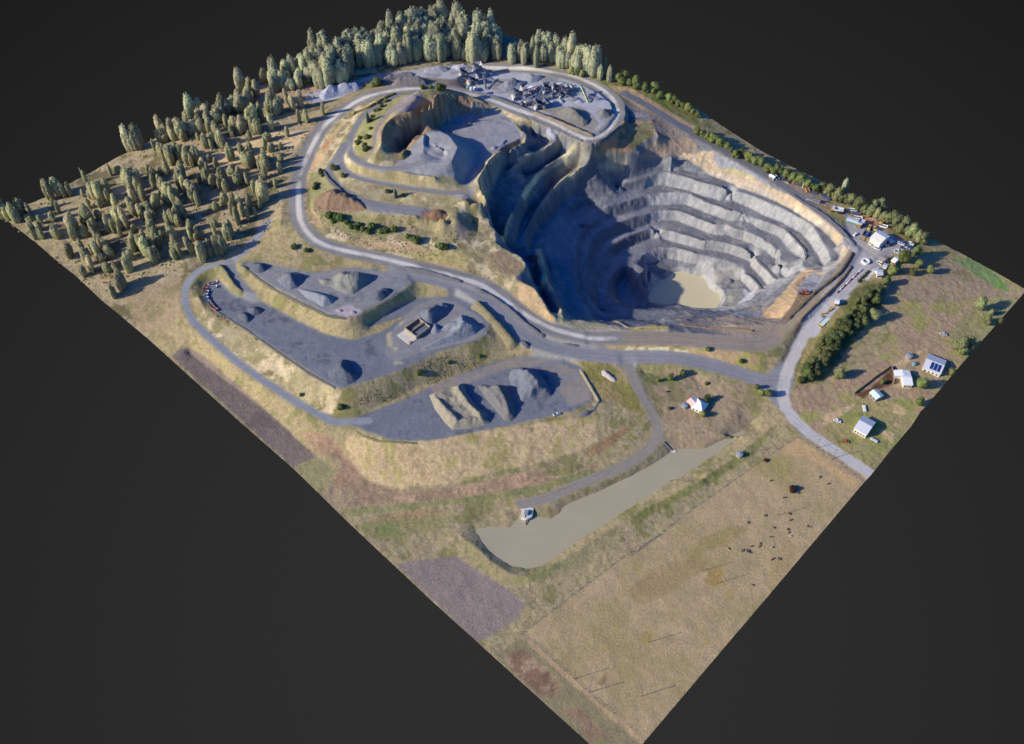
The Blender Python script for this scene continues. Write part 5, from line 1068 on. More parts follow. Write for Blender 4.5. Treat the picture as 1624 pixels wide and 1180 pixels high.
def at_h(v, x, y, h):
    a = VIEWS[v]; px, py = a[0]+x/a[2], a[1]+y/a[2]; g = hit(px, py); z0 = ground_z(g[0], g[1])
    for _ in range(3): X, Y = unproj(px, py, z0+h); z0 = ground_z(X, Y)
    return Vector((X, Y, z0))
def gable(name, label, v, a, b, c, h, rh, roofm, wallm, cat='building', windows=4, over=.35, hip=False, roof2=None):
    """a->b: eave running along the ridge, b->c: gable end; the three eave corners are traced"""
    A, B, C = (at_h(v, *p, h) for p in (a, b, c)); d = (B-A); d.z = 0; L = d.length; d.normalize(); n = Vector((-d.y, d.x, 0)); w = (C-B).dot(n)
    if w < 0: n = -n; w = -w
    cen = A+d*L/2+n*w/2; z = min(A.z, B.z, C.z)-.3; ang = math.atan2(d.y, d.x)
    t = empty(name, label, cat, (cen.x, cen.y, z), ang); s = 1 if (-math.sin(ang)*n.x+math.cos(ang)*n.y) > 0 else -1
    hx, hy = L/2, w/2; hh = h+.3
    m = MB()
    if hip or rh == 0: m.box(-hx, hx, -hy, hy, -.5, hh)
    else: m.poly([(-hx, -hy, -.5), (hx, -hy, -.5), (hx, hy, -.5), (-hx, hy, -.5), (-hx, -hy, hh), (hx, -hy, hh), (hx, hy, hh), (-hx, hy, hh), (-hx, 0, hh+rh), (hx, 0, hh+rh)],
        [(0, 1, 5, 4), (2, 3, 7, 6), (1, 2, 6, 9, 5), (3, 0, 4, 8, 7), (4, 5, 9, 8), (6, 7, 8, 9), (0, 3, 2, 1)])
    m.out('wall', wallm, t)
    o = over; k = rh/max(hy, .1); zo = hh-o*k
    m = MB()
    if rh == 0: m.box(-hx-o, hx+o, -hy-o, hy+o, hh+.003, hh+.18); m.out('roof', roofm, t)
    elif hip:
        rx = max(0.01, hx-hy)
        tp = [(-rx, 0, hh+rh+.12), (rx, 0, hh+rh+.12)]; base = [(-hx-o, -hy-o, zo), (hx+o, -hy-o, zo), (hx+o, hy+o, zo), (-hx-o, hy+o, zo)]
        m.poly(base+tp, [(0, 1, 5, 4), (1, 2, 5), (2, 3, 4, 5), (3, 0, 4), (0, 3, 2, 1)]); m.out('roof', roofm, t)
    else:
        for sg, mm in ((-1, roofm), (1, roof2 or roofm)):
            m = MB(); e = sg*(hy+o)
            m.poly([(-hx-o, e, zo+.03), (hx+o, e, zo+.03), (hx+o, 0, hh+rh+.03), (-hx-o, 0, hh+rh+.03), (-hx-o, e, zo+.17), (hx+o, e, zo+.17), (hx+o, 0, hh+rh+.17), (-hx-o, 0, hh+rh+.17)],
                   [(0, 1, 2, 3), (4, 7, 6, 5), (0, 4, 5, 1), (1, 5, 6, 2), (2, 6, 7, 3), (3, 7, 4, 0)]); m.out('roof', mm, t)
    for i in range(windows):
        x = -hx+(i+.7)*2*hx/(windows+.4)
        for sg in (-1, 1):
            y = sg*(hy+.04)
            MB().box(x-.6, x+.6, y-.04, y+.04, 1.2, 2.3).out('window', M_GLS, t)
    MB().box(hx-.02, hx+.06, -.55, .55, 0, 2.2).out('door', M_DST, t)
    return t, hx, hy, hh, rh
gable('cottage', 'small house with a white pyramid roof and a dark verandah alone in the homestead paddock', 'A3', (1190, 737), (1255, 772), (1310, 727), 3, 3.0, M_WHT, M_PAL, 'house', 3, hip=True)
gable('cottage_wing', 'low wing with a faded pink roof joined to the left of the pyramid-roofed house', 'A3', (1160, 702), (1190, 738), (1226, 700), 2.5, 1.2, M_PNK, M_PAL, 'house', 2, roof2=M_WHT)
gable('garden_hut', 'tiny hut with a rusty pink roof under a tree in the homestead paddock', 'A3', (1122, 522), (1140, 538), (1166, 522), 2.2, .7, M_PNK, M_GRY, 'hut', 1)
gable('farm_shed', 'large pale grey gabled shed standing alone near the public road', 'A4', (740, 806), (803, 842), (748, 903), 4.0, 1.8, M_SIL, M_PAL, 'shed', 4, roof2=M_SIL)
t, hx, hy, hh, rh = gable('farmhouse', 'pale blue-grey roofed house with solar panels at the right edge of the tile', 'A4', (1060, 545), (1150, 585), (1208, 522), 3.2, 2.0, M_SIL, M_PAL, 'house', 4)
for i in range(3): MB().poly([(hx-7.5+i*2.3, -hy+.9, hh+.24+rh*.9/hy), (hx-5.5+i*2.3, -hy+.9, hh+.24+rh*.9/hy), (hx-5.5+i*2.3, -.8, hh+.24+rh*(hy-.8)/hy), (hx-7.5+i*2.3, -.8, hh+.24+rh*(hy-.8)/hy)], [(0, 1, 2, 3)]).out('solar_panel', M_SOL, t)
gable('farm_shed', 'white-roofed shed by the brown cattle yard, upper one', 'A4', (905, 563), (912, 592), (985, 570), 3.5, .8, M_WHT, M_PAL, 'shed', 3)
gable('farm_shed', 'white-roofed shed by the brown cattle yard, lower one', 'A4', (957, 640), (1002, 642), (990, 575), 3.5, 1.0, M_WHT, M_PAL, 'shed', 3)
gable('farm_shed', 'small pale green roofed shed below the brown cattle yard', 'A4', (775, 680), (808, 718), (845, 700), 3, 1.0, M_GRN, M_GRY, 'shed', 2)
gable('workshop', 'big workshop with one white and one grey roof slope in the office yard', 'Q6', (720, 555), (560, 462), (450, 600), 6, 1.8, M_WHT, M_PAL, 'workshop', 5, roof2=paintm('grey_beige_roof', (196, 192, 182)))
gable('lean_to', 'small grey lean-to against the right end of the workshop', 'Q6', (690, 600), (730, 650), (770, 605), 3, .4, M_SIL, M_GRY, 'shed', 1)
gable('site_office', 'white gabled office half hidden behind the big green tree', 'Q6', (800, 978), (750, 940), (830, 865), 3.2, .9, M_WHT, M_PAL, 'office', 3)
gable('site_office', 'long grey-brown roofed office in front of the white gabled office', 'Q6', (600, 970), (555, 938), (640, 850), 3.2, .8, paintm('brown_grey_roof', (140, 132, 124)), M_PAL, 'office', 4)
gable('site_office', 'small pale roofed cabin beside the rusty orange container', 'Q6', (660, 1072), (610, 1052), (668, 996), 3, .5, M_SIL, M_PAL, 'office', 3)
gable('site_office', 'lowest pale grey roofed office touching the trees', 'Q6', (612, 1175), (530, 1172), (600, 1090), 3.2, .6, M_SIL, M_PAL, 'office', 4)
gable('shipping_container', 'rusty orange container tucked between the cabins and the big tree', 'Q6', (745, 1045), (775, 1060), (815, 1000), 2.6, 0, M_RST, M_RST, 'container', 0)
gable('weighbridge_office', 'small white cabin with a yellow foot between the two lanes of the site road', 'Q7', (655, 612), (712, 625), (752, 560), 3, .5, M_WHT, M_YEL, 'office', 2)
gable('roadside_hut', 'pale hut among the trees outside the east road, left of the others', 'Z7', (1120, 312), (1150, 330), (1160, 318), 2.6, .7, M_WHT, M_GRY, 'hut', 1)
gable('roadside_hut', 'pale hut at the tile edge below the lone column-shaped tree', 'Z7', (1520, 398), (1545, 412), (1560, 400), 2.6, .7, M_SIL, M_GRY, 'hut', 1)
for x, y, lb in ((1, 0, 'white-roofed long shed in the plant yard, left of the pair'), (0, 0, 'pinkish-roofed long shed in the plant yard, right of the pair')):
    if x: gable('long_shed', lb, 'Q5', (135, 412), (160, 425), (240, 370), 3, .8, M_WHT, M_STL, 'shed', 3)
    else: gable('long_shed', lb, 'Q5', (180, 430), (210, 442), (290, 385), 3, .8, M_PNK, M_STL, 'shed', 3)
# roofless concrete building on the middle pad
A, B, C = GV('A2', 360, 530), GV('A2', 435, 588), GV('A2', 410, 505); d = (B-A); ang = math.atan2(d.y, d.x); t = empty('concrete_ruin', 'roofless concrete bays with a pale slab in front on the middle pad', 'ruin', A, ang)
L = d.length; MB().box(0, L, 0, 6.5, -.4, .35).out('slab', M_CNC, t)
m = MB(); 
for y0, y1 in ((6.5, 7.0),): m.box(0, L, y0, y1, -.4, 2.6)
for x in (0, L*.48, L-.5): m.box(x, x+.5, 7.0, 19, -.4, 2.6)
m.box(.5, L*.48, 18.5, 19, -.4, 2.597); m.box(L*.48+.5, L-.5, 18.5, 19, -.4, 2.597); m.out('wall', paintm('brown_concrete', (140, 128, 108), .95, var=.2), t)
MB().box(.5, L*.48, 7.0, 18.5, -.4, .5).out('floor', M_DRT, t); MB().box(L*.48+.5, L-.5, 7.0, 18.5, -.4, 1.4).out('floor', pilemat(GRY), t)
MB().box(L-1.6, L-.2, .6, 2.6, .35, .75).out('marker_block', M_YEL, t)
# pump platform on the lake
A = GV('A6', 1150, 572); B = GV('A6', 1218, 592); d = B-A; t = empty('pump_platform', 'pale concrete pump platform at the edge of the lake', 'platform', (A.x, A.y, .3), math.atan2(d.y, d.x)); L = d.length
MB().prism([(-1.5, 1), (L+.5, .5), (L+1, -5), (L-1.5, -8), (1.5, -7.5), (.5, -3)], -2.5, .8).out('deck', M_CNC, t); MB().box(L*.4, L*.75, -5.5, -2.5, .8, 2.2, .1).out('pump_housing', M_STL, t); MB().bar((L*.55, -5.5, 1.2), (L*.9, -11, -1.4), .25).out('pipe', M_BLK, t)
# drain pipe from the track to the lake
a, b = GV('A3', 1010, 968, .3), GV('A3', 1072, 1030, .1); t = empty('drain_pipe', 'dark drain pipe running down the bank from the farm track to the lake', 'pipe', a)
MB().bar((0, 0, 0), b-a, .45, 8).out('pipe', M_DST, t); MB().box(b.x-a.x-1.2, b.x-a.x+1.2, b.y-a.y-1, b.y-a.y+1, b.z-a.z-1, b.z-a.z+.7).out('outlet_block', M_CNC, t)

# ------------------------------------------------------------------ vehicles and machines
def mk_car(bodym, ute=False):
    def f():
        t = empty('parked_car', '-', 'car', (0, 0, 0)); L, w = 2.35, .9
        prof = [(-L, .35), (-L, .85), (-L+.25, .95), (-1.35, 1.0), (1.15, .98), (L-.15, .85), (L, .6), (L, .35)]
        m = MB(); a = [(x, -w, z) for x, z in prof]; b = [(x, w, z) for x, z in prof]; n = len(prof)
        m.poly(a+b, [tuple(range(n)), tuple(range(2*n-1, n-1, -1))]+[(k, k+n, (k+1) % n+n, (k+1) % n) for k in range(n)]); m.out('body', bodym, t)
        c0, c1, c2, c3 = ((-.5, -.3, .6, 1.1) if ute else (-2.0, -1.6, .5, 1.15))
        m = MB(); a = [(c0, -w+.06, 1.0), (c1, -w+.2, 1.5), (c2, -w+.2, 1.5), (c3, -w+.06, .98)]; b = [(x, -y, z) for x, y, z in a]
        m.poly(a+b, [(0, 1, 2, 3), (7, 6, 5, 4), (0, 4, 5, 1), (2, 6, 7, 3), (0, 3, 7, 4)]); g = m.out('windows', M_GLS, t)
        MB().box(c1, c2, -w+.18, w-.18, 1.5, 1.56).out('roof', bodym, t)
        if ute: MB().box(-L+.1, -.6, -w+.1, w-.1, 1.0, 1.05).out('tray', M_DST, t)
        for x in (-1.4, 1.4):
            for y in (-w, w): MB().bar((x, y-.1, .34), (x, y+.1, .34), .34, 10).out('wheel', M_BLK, t)
        return t
    return First(f)
CARW, CARS, CARB, CARU = mk_car(M_WPT), mk_car(M_SIL), mk_car(M_BLP), mk_car(M_WPT, True)
CG = 'cars parked in the office yard'
def car(F, v, x, y, deg, label, group=None): o = F(GV(v, x, y, .02), math.radians(deg), label, group); return o
for F, x, y, a, lb in ((CARW, 655, 702, -35, 'white car parked nearest the right corner of the workshop'), (CARB, 700, 682, -35, 'blue car parked against the workshop corner beside a white car'), (CARW, 482, 752, -40, 'white car in front of the workshop, left of two side by side'), (CARS, 520, 764, -40, 'silver car in front of the workshop, right of two side by side'), (CARW, 862, 676, -35, 'white car in the middle of the office yard, leftmost of three'), (CARU, 900, 690, -35, 'white pickup in the middle of the office yard beside a white car'), (CARB, 950, 672, -50, 'blue car at the tree side of the office yard'), (CARB, 935, 756, -20, 'blue car in the row near the shade trees, left end'), (CARS, 985, 765, -20, 'silver car in the row near the shade trees, middle'), (CARB, 1025, 745, -20, 'blue car in the row near the shade trees, right end'), (CARW, 1055, 682, -45, 'white car right under the tree belt in the office yard'), (CARW, 850, 800, -20, 'white car above the white gabled office, upper one'), (CARU, 845, 826, -20, 'white pickup above the white gabled office, lower one'), (CARW, 925, 812, -30, 'white car beside the big green tree, left one'), (CARW, 985, 830, -40, 'white car beside the big green tree, right one'), (CARW, 168, 535, 40, 'white car alone at the left of the office yard near the east road'), (CARW, 562, 988, -30, 'white car at the foot of the long grey-brown office'), (CARS, 505, 1115, 35, 'silver car beside the lowest office, lower one'), (CARS, 525, 1095, 35, 'silver car beside the lowest office, upper one')):
    car(F, 'Q6', x, y, a, lb, CG)
car(CARS, 'A4', 1165, 374, -15, 'dark silver car on the grass in front of the huge weeping tree'); car(CARU, 'A3', 332, 790, 20, 'white pickup with a blue-grey tray on the lower rim of the lowest pad')
car(CARW, 'A4', 598, 838, -25, 'white car on the grass left of the large grey shed'); o = car(mk_car(M_REDP), 'A4', 640, 948, -15, 'small red car on the grass near the public road')
def mk_truck(cabm, bodym, kind='dump'):
    def f():
        t = empty('dump_truck', '-', 'truck', (0, 0, 0)); MB().box(-4, 3.6, -1.1, 1.1, .9, 1.4, .05).out('chassis', M_DST, t)
        MB().box(2.0, 4.1, -1.4, 1.4, 1.4, 3.4, .15).out('cab', cabm, t); MB().box(4.05, 4.14, -1.2, 1.2, 2.3, 3.1).out('windscreen', M_GLS, t)
        m = MB(); m.poly([(-4.6, -1.7, 2.6), (1.8, -1.7, 1.9), (1.8, 1.7, 1.9), (-4.6, 1.7, 2.6), (-4.8, -1.9, 3.4), (2.0, -1.9, 3.6), (2.0, 1.9, 3.6), (-4.8, 1.9, 3.4)], [(0, 1, 2, 3), (0, 4, 5, 1), (1, 5, 6, 2), (2, 6, 7, 3)]); m.box(1.7, 3.4, -1.7, 1.7, 3.6, 3.8); m.out('tipper_body', bodym, t)
        for x in (-3.2, -1.6, 2.9):
            for y in (-1.35, 1.35): MB().bar((x, y-.35, .85), (x, y+.35, .85), .85, 12).out('wheel', M_BLK, t)
        return t
    return First(f)
DT = mk_truck(M_YEL, M_SIL); DT2 = mk_truck(M_YEL, M_BLP)
DT2(GV('Q6', 312, 580), math.radians(235), 'yellow dump truck with a blue tipper left of the workshop, outer one'); DT2(GV('Q6', 388, 610), math.radians(235), 'yellow dump truck with a blue tipper left of the workshop, inner one')
DT(GV('Q6', 240, 385), math.radians(235), 'grey dump truck beside the screening machine near the east road')
DT(GV('Z7', 1545, 545), math.radians(160), 'yellow dump truck by the junction of the east road and the office yard')
def mk_loader(m_):
    def f():
        t = empty('wheel_loader', '-', 'loader', (0, 0, 0)); MB().box(-3, -.2, -1.1, 1.1, 1.0, 2.3, .15).out('engine_housing', m_, t); MB().box(-.8, .8, -.9, .9, 1.2, 3.3, .1).out('cab', M_GLS, t); MB().box(-.9, .9, -1, 1, 3.3, 3.45).out('cab_roof', m_, t)
        MB().bar((.6, -.6, 1.6), (3.4, -.6, .9), .18).bar((.6, .6, 1.6), (3.4, .6, .9), .18).out('lift_arm', m_, t)
        MB().poly([(3.2, -1.5, .2), (4.6, -1.5, .15), (3.3, -1.5, 1.5), (3.2, 1.5, .2), (4.6, 1.5, .15), (3.3, 1.5, 1.5)], [(0, 1, 4, 3), (0, 3, 5, 2), (0, 2, 1), (3, 4, 5)]).out('bucket', M_DST, t)
        for x in (-2, 1.3):
            for y in (-1.25, 1.25): MB().bar((x, y-.3, .8), (x, y+.3, .8), .8, 12).out('wheel', M_BLK, t)
        return t
    return First(f)
LD = mk_loader(M_YEL); LDR = mk_loader(M_REDP)
for v, x, y, a, lb in (('Q6', 385, 440, 60, 'yellow wheel loader above the workshop, larger shadow side'), ('Q6', 460, 465, 120, 'yellow wheel loader touching the workshop corner'), ('Q6', 470, 690, 10, 'yellow loader under the front wall of the workshop, left one'), ('Q6', 530, 715, 10, 'yellow loader under the front wall of the workshop, right one'), ('Q6', 590, 355, 40, 'yellow loader against the tree belt behind the workshop')): LD(GV(v, x, y), math.radians(a), lb)
LDR(GV('Q7', 160, 465), math.radians(170), 'red loader on the dirt ledge at the rim of the pit')
# screening plant, long trailer, skips and scrap along the east road
def conveyor(v, a, b, h0, h1, label, group='conveyors of the crushing plant', w=1.3, m_=None):
    A, B = GV(v, *a), GV(v, *b); d = B-A; d.z = 0; L = d.length; t = empty('conveyor', label, 'conveyor', A, math.atan2(d.y, d.x), group); dz = B.z-A.z
    p, q = Vector((0, 0, h0)), Vector((L, 0, h1+dz)); m = MB()
    for y in (-w/2, w/2):
        m.bar(p+Vector((0, y, 0)), q+Vector((0, y, 0)), .16, 4).bar(p+Vector((0, y, -.9)), q+Vector((0, y, -.9)), .12, 4)
        n = max(3, int(L/3))
        for k in range(n): m.bar(p.lerp(q, k/n)+Vector((0, y, -.9)), p.lerp(q, (k+1)/n)+Vector((0, y, 0)), .08, 4)
    m.out('truss', m_ or M_STL, t); u = (q-p).normalized(); MB().poly([p+Vector((0, -w/2, .12)), q+Vector((0, -w/2, .12)), q+Vector((0, w/2, .12)), p+Vector((0, w/2, .12)), p+Vector((0, -w/2, .22)), q+Vector((0, -w/2, .22)), q+Vector((0, w/2, .22)), p+Vector((0, w/2, .22))], [(0, 1, 2, 3), (4, 7, 6, 5), (0, 4, 5, 1), (1, 5, 6, 2), (2, 6, 7, 3), (3, 7, 4, 0)]).out('belt', M_DST, t)
    for f_ in (.35, .75, .97):
        c = p.lerp(q, f_)
        if c.z > 1.5: MB().bar((c.x-.5, -w, -.8), (c.x, -w/2, c.z-.9), .12, 5).bar((c.x-.5, w, -.8), (c.x, w/2, c.z-.9), .12, 5).bar((c.x, -w*.8, c.z*.4), (c.x, w*.8, c.z*.4), .08, 4).out('trestle', m_ or M_STL, t)
    return t
def tower(v, x, y, s, h, label, m_=None, group=None, rz=0.3):
    t = empty('crusher_tower', label, 'crusher', GV(v, x, y), rz, group); m_ = m_ or M_STL; m = MB()
    for a in (-s, s):
        for b in (-s, s): m.bar((a, b, -.6), (a*.9, b*.9, h*.6), .22, 4)
    for a, b in (((-s, -s), (s, -s)), ((s, -s), (s, s)), ((s, s), (-s, s)), ((-s, s), (-s, -s))): m.bar((*a, .4), (b[0]*.9, b[1]*.9, h*.55), .12, 4)
    m.out('steel_frame', m_, t); MB().box(-s*1.1, s*1.1, -s*1.1, s*1.1, h*.5, h*.72, .1).out('screen_deck', M_DST, t)
    MB().poly([(-s*.5, -s*.5, h*.72), (s*.5, -s*.5, h*.72), (s*.5, s*.5, h*.72), (-s*.5, s*.5, h*.72), (-s*1.2, -s*1.2, h), (s*1.2, -s*1.2, h), (s*1.2, s*1.2, h), (-s*1.2, s*1.2, h)], [(0, 1, 5, 4), (1, 2, 6, 5), (2, 3, 7, 6), (3, 0, 4, 7), (0, 3, 2, 1)]).out('hopper', m_, t)
    MB().box(-s*1.6, -s*1.1, -s, s, 0, h*.35, .05).out('motor_house', M_PAL, t); MB().bar((s*1.3, -s, 0), (s*1.3, s, h*.5), .2, 5).out('stair', M_STL, t)
    return t
M_LST = paintm('pale_dusty_steel', (148, 148, 150), .7, var=.12)
tower('Q4', 800, 240, 2.6, 9, 'pale dusty crusher tower, tallest of the plant behind the hill crest', M_LST); tower('Q4', 615, 250, 2.2, 6, 'dark rounded crusher beside the pale screening deck behind the hill crest', M_DST)
tower('Q4', 740, 350, 3.0, 6.5, 'dark crusher tower with coloured tanks at its foot', M_STL); tower('Q4', 1310, 540, 2.8, 9, 'white steel tower straddling like a tent by the haul road', M_LST)
tower('Q5', 390, 470, 2.4, 8, 'dark tower in the middle of the conveyors', M_DST); tower('Q5', 500, 420, 1.8, 5, 'small pale tower left of the white cone', M_LST); tower('Q5', 600, 460, 2.0, 6, 'pale tower right of the white cone', M_LST)
tower('Q5', 660, 470, 1.8, 6, 'pale narrow tower above the blue shade of the plant', M_LST); tower('Q5', 300, 660, 3.0, 7, 'big dark crusher standing in the shade beside the haul road', M_DST); tower('Q5', 470, 530, 1.0, 6, 'thin white mast-like tower between the conveyors', M_LST); tower('Q5', 80, 640, 1.4, 4, 'small white hopper on the edge of the haul road', M_LST)
tower('Q5', 590, 520, 2.0, 4.5, 'low dark screen behind the pale blue cone', M_DST)
for v, a, b, h0, h1, lb in (('Q4', (520, 300), (620, 290), 1, 4, 'short pale conveyor left of the dark rounded crusher'), ('Q4', (780, 260), (900, 270), 3, 5, 'conveyor running right from the tallest pale tower'), ('Q4', (870, 320), (900, 430), 6, 1, 'conveyor running down towards the haul road from the pale tower'), ('Q4', (760, 330), (680, 370), 5, 2, 'short conveyor down to the coloured tanks'), ('Q4', (900, 330), (1010, 390), 4, 6, 'long conveyor pointing at the tall conical heap'),
    ('Q5', (30, 520), (320, 470), 5, 7, 'longest conveyor across the blue-shaded hollow'), ('Q5', (60, 610), (200, 590), 3, 6, 'conveyor over the deepest shade beside the white hopper'), ('Q5', (200, 670), (330, 500), 2, 7, 'steep conveyor rising to the dark middle tower'), ('Q5', (320, 580), (450, 540), 3, 5, 'conveyor crossing right of the big dark crusher'), ('Q5', (340, 600), (440, 640), 5, 2, 'low conveyor above the dark brown heap'), ('Q5', (520, 400), (640, 400), 2, 4, 'conveyor in front of the white cone'), ('Q5', (560, 430), (700, 440), 5, 5, 'conveyor between the two pale towers'), ('Q5', (620, 560), (740, 580), 5, 3, 'conveyor throwing a long shadow beside the pale blue cone'), ('Q5', (700, 490), (610, 520), 2, 6, 'conveyor behind the low dark screen'), ('Q5', (250, 560), (130, 640), 6, 2, 'conveyor falling towards the white hopper'), ('Q5', (930, 560), (1040, 570), 4, 3, 'conveyor at the far right of the plant')):
    conveyor(v, a, b, h0, h1, lb)
conveyor('Q5', (920, 600), (820, 470), 1, 7, 'yellow-green conveyor rising beside the dark blue heap', m_=paintm('yellow_green_paint', (170, 184, 110)))
for i, (x, y, m_, c) in enumerate(((670, 415, M_TEAL, 'teal'), (712, 430, M_SIL, 'silver'), (762, 430, M_WPT, 'white'))):
    t = empty('storage_tank', c+' round tank in the row of three at the edge of the haul road', 'tank', GV('Q4', x, y), 0, 'tanks at the edge of the haul road'); MB().cyl(0, 0, -.3, 2.2, 1.5, n=16).out('drum', m_, t); MB().cyl(0, 0, 2.2, 2.7, 1.5, .3, 16).out('lid', m_, t)
conveyor('Z7', (1350, 460), (1440, 492), .8, 3.2, 'long dark conveyor trailer lying beside the east road', None); conveyor('Z8', (240, 262), (325, 295), .8, 2.0, 'long flat conveyor frame on the ground beside the east road', None)
t = empty('screening_machine', 'grey screening machine with a blue side on the pale slab by the office yard', 'machine', GV('Q6', 130, 340), math.radians(-30)); MB().box(-5, 5, -1.5, 1.5, .9, 2.6, .1).out('screen_box', M_SIL, t); MB().box(-4.5, 4.5, -1.9, -1.5, .8, 1.6).out('side_guard', M_TEAL, t); MB().bar((4, 0, 1.4), (8, 0, 3.4), .5, 6).out('discharge_belt', M_STL, t); MB().box(-4.6, 4.2, -1.3, 1.3, -.2, .9).out('tracks', M_BLK, t)
def mk_skip(m_, L=3.2, w=1.7, h=1.4):
    def f():
        t = empty('steel_skip', '-', 'skip', (0, 0, 0)); MB().poly([(-L*.7, -w*.6, 0), (L*.7, -w*.6, 0), (L*.7, w*.6, 0), (-L*.7, w*.6, 0), (-L, -w*.7, h), (L, -w*.7, h), (L, w*.7, h), (-L, w*.7, h)], [(0, 1, 5, 4), (1, 2, 6, 5), (2, 3, 7, 6), (3, 0, 4, 7), (0, 3, 2, 1)]).out('bin', m_, t)
        MB().box(-L*.8, L*.8, -w*.45, w*.45, h*.5, h*.7).out('load', M_DST, t); MB().box(-L*.6, L*.6, -w*.65, w*.65, -.3, 0).out('skid', M_BLK, t); return t
    return First(f)
SKO, SKW, SKB = mk_skip(M_ORG), mk_skip(M_WPT), mk_skip(M_BLP)
q = R
for F, x, y, lb in ((SKW, 1160, 330, 'white skip at the upper end of the scrap row outside the east road'), (SKB, 1200, 335, 'dark blue skip beside the white one outside the east road'), (SKW, 1240, 352, 'white skip between the trees and the east road'), (SKO, 1275, 360, 'orange skip, first from the upper end of the scrap row'), (SKB, 1300, 372, 'blue skip beside the trees, middle of the scrap row'), (SKO, 1360, 408, 'bright orange skip under the trees outside the east road'), (SKB, 1395, 425, 'dark blue skip right of the bright orange one'), (SKW, 1460, 440, 'grey-white skip near the bend of the scrap row'), (SKB, 1480, 460, 'dark blue skip near the bend of the scrap row')): F(GV('Z7', x, y), q.random()*3, lb, 'scrap skips along the east road')
for F, x, y, lb in ((SKW, 115, 150, 'pale skip at the left end of the row behind the office yard'), (SKB, 175, 200, 'dark skip left of the long orange one behind the office yard'), (SKO, 300, 262, 'long orange skip behind the screening machine'), (SKW, 200, 272, 'white skip with red stain behind the screening machine'), (SKO, 385, 292, 'small orange skip right of the long orange one'), (SKW, 428, 290, 'pale skip right of the small orange one'), (SKO, 490, 325, 'brown-orange skip under the tallest trees behind the yard'), (SKW, 610, 402, 'white skip behind the yellow loader at the tree belt')): F(GV('Q6', x, y), -.5+.4*q.random(), lb, 'skips behind the office yard')
RG = 'row of red and white machinery on the curved end of the middle pad'
for i, (x, y, a) in enumerate(((395, 318, .3), (370, 332, .5), (392, 345, .2), (350, 348, 1.2), (345, 368, 1.4), (352, 388, 1.5), (350, 408, 1.7), (358, 428, 1.8), (372, 448, 2.2), (383, 462, 2.3), (402, 482, 2.5))):
    (SKO if i in (1, 3, 4, 9, 10) else SKW)(GV('A1', x, y), a, ('orange' if i in (1, 3, 4, 9, 10) else 'white')+' skip in the curved row at the rounded end of the middle pad', ('orange ' if i in (1, 3, 4, 9, 10) else 'white ')+RG, .85)
# plastic road barriers
def mk_barrier(m_):
    def f():
        t = empty('road_barrier', '-', 'barrier', (0, 0, 0)); MB().poly([(-1.5, -.4, 0), (1.5, -.4, 0), (1.5, .4, 0), (-1.5, .4, 0), (-1.5, -.14, 1.0), (1.5, -.14, 1.0), (1.5, .14, 1.0), (-1.5, .14, 1.0)], [(0, 1, 5, 4), (1, 2, 6, 5), (2, 3, 7, 6), (3, 0, 4, 7), (4, 5, 6, 7), (0, 3, 2, 1)]).out('shell', m_, t)
        MB().box(1.5, 1.62, -.12, .12, .1, .9).out('joint_pin', M_BLK, t); return t
    return First(f)
BRR, BRW = mk_barrier(M_REDP), mk_barrier(M_WPT)
a, b = GV('Q7', 700, 442), GV('Q7', 1058, 102); n = int((b-a).length/3.25); an = math.atan2(b.y-a.y, b.x-a.x)
for k in range(n): p = a.lerp(b, k/(n-1)); p.z = ground_z(p.x, p.y); (BRR if k % 2 == 0 else BRW)(p, an, ('red' if k % 2 == 0 else 'white')+' plastic barrier in the long line down the middle of the site road', ('red' if k % 2 == 0 else 'white')+' barriers in the site road line')
def mk_tub():
    t = empty('planter_tub', '-', 'planter', (0, 0, 0)); MB().cyl(0, 0, -.1, .8, .9, 1.1, 12, cap=False).cyl(0, 0, .1, .5, .85, .85, 12).out('tyre_ring', M_BLK, t); MB().cyl(0, 0, .5, 1.3, .8, .3, 8).out('plant', M_DRK, t); return t
TUB = First(mk_tub)
for x, y in ((1040, 250), (1080, 215), (1115, 185), (1150, 150), (1180, 120), (1035, 275)): TUB(GV('Q7', x, y), 0, 'dark round planter in the short row between the site road and the offices', 'round planters by the offices')
def mk_bol(m_):
    def f():
        t = empty('bollard', '-', 'bollard', (0, 0, 0)); MB().cyl(0, 0, -.1, 1.3, .55, .25, 10).out('cone', m_, t); MB().box(-.6, .6, -.6, .6, -.05, .12).out('foot', M_BLK, t); return t
    return First(f)
BLO = mk_bol(M_ORG); BLK2 = mk_bol(M_DRT)
for x, y in ((435, 800), (585, 735), (655, 668)): BLO(GV('Q7', x, y), 0, 'orange marker on the grassy island between the weighbridge and the site road', 'orange markers on the island')
for x, y in ((450, 840), (510, 790), (560, 750), (615, 712), (680, 655)): BLK2(GV('Q7', x, y), 0, 'dark marker stone on the grassy island beside the weighbridge', 'dark markers on the island')
a, b = GV('Q7', 425, 975), GV('Q7', 545, 850); t = empty('weighbridge', 'pale green weighbridge deck with a yellow end on the site road', 'weighbridge', a, math.atan2(b.y-a.y, b.x-a.x)); L = (b-a).length
MB().box(0, L, -1.6, 1.6, -.3, .45, .05).out('deck', M_GRN, t); MB().box(-2.2, -.01, -1.5, 1.5, -.3, .3).out('ramp', M_YEL, t); MB().box(0, L, 1.6, 1.75, .45, .8).out('side_rail', M_STL, t)
t = empty('concrete_tank', 'white ring-shaped concrete tank in the turning area of the office yard', 'tank', GV('Q6', 325, 978)); m = MB(); n = 20
for z0, z1, r0, r1 in ((-.3, 1.6, 2.9, 2.9),): m.cyl(0, 0, z0, z1, r0, r1, n, cap=False).cyl(0, 0, z0, z1, 1.7, 1.7, n, cap=False)
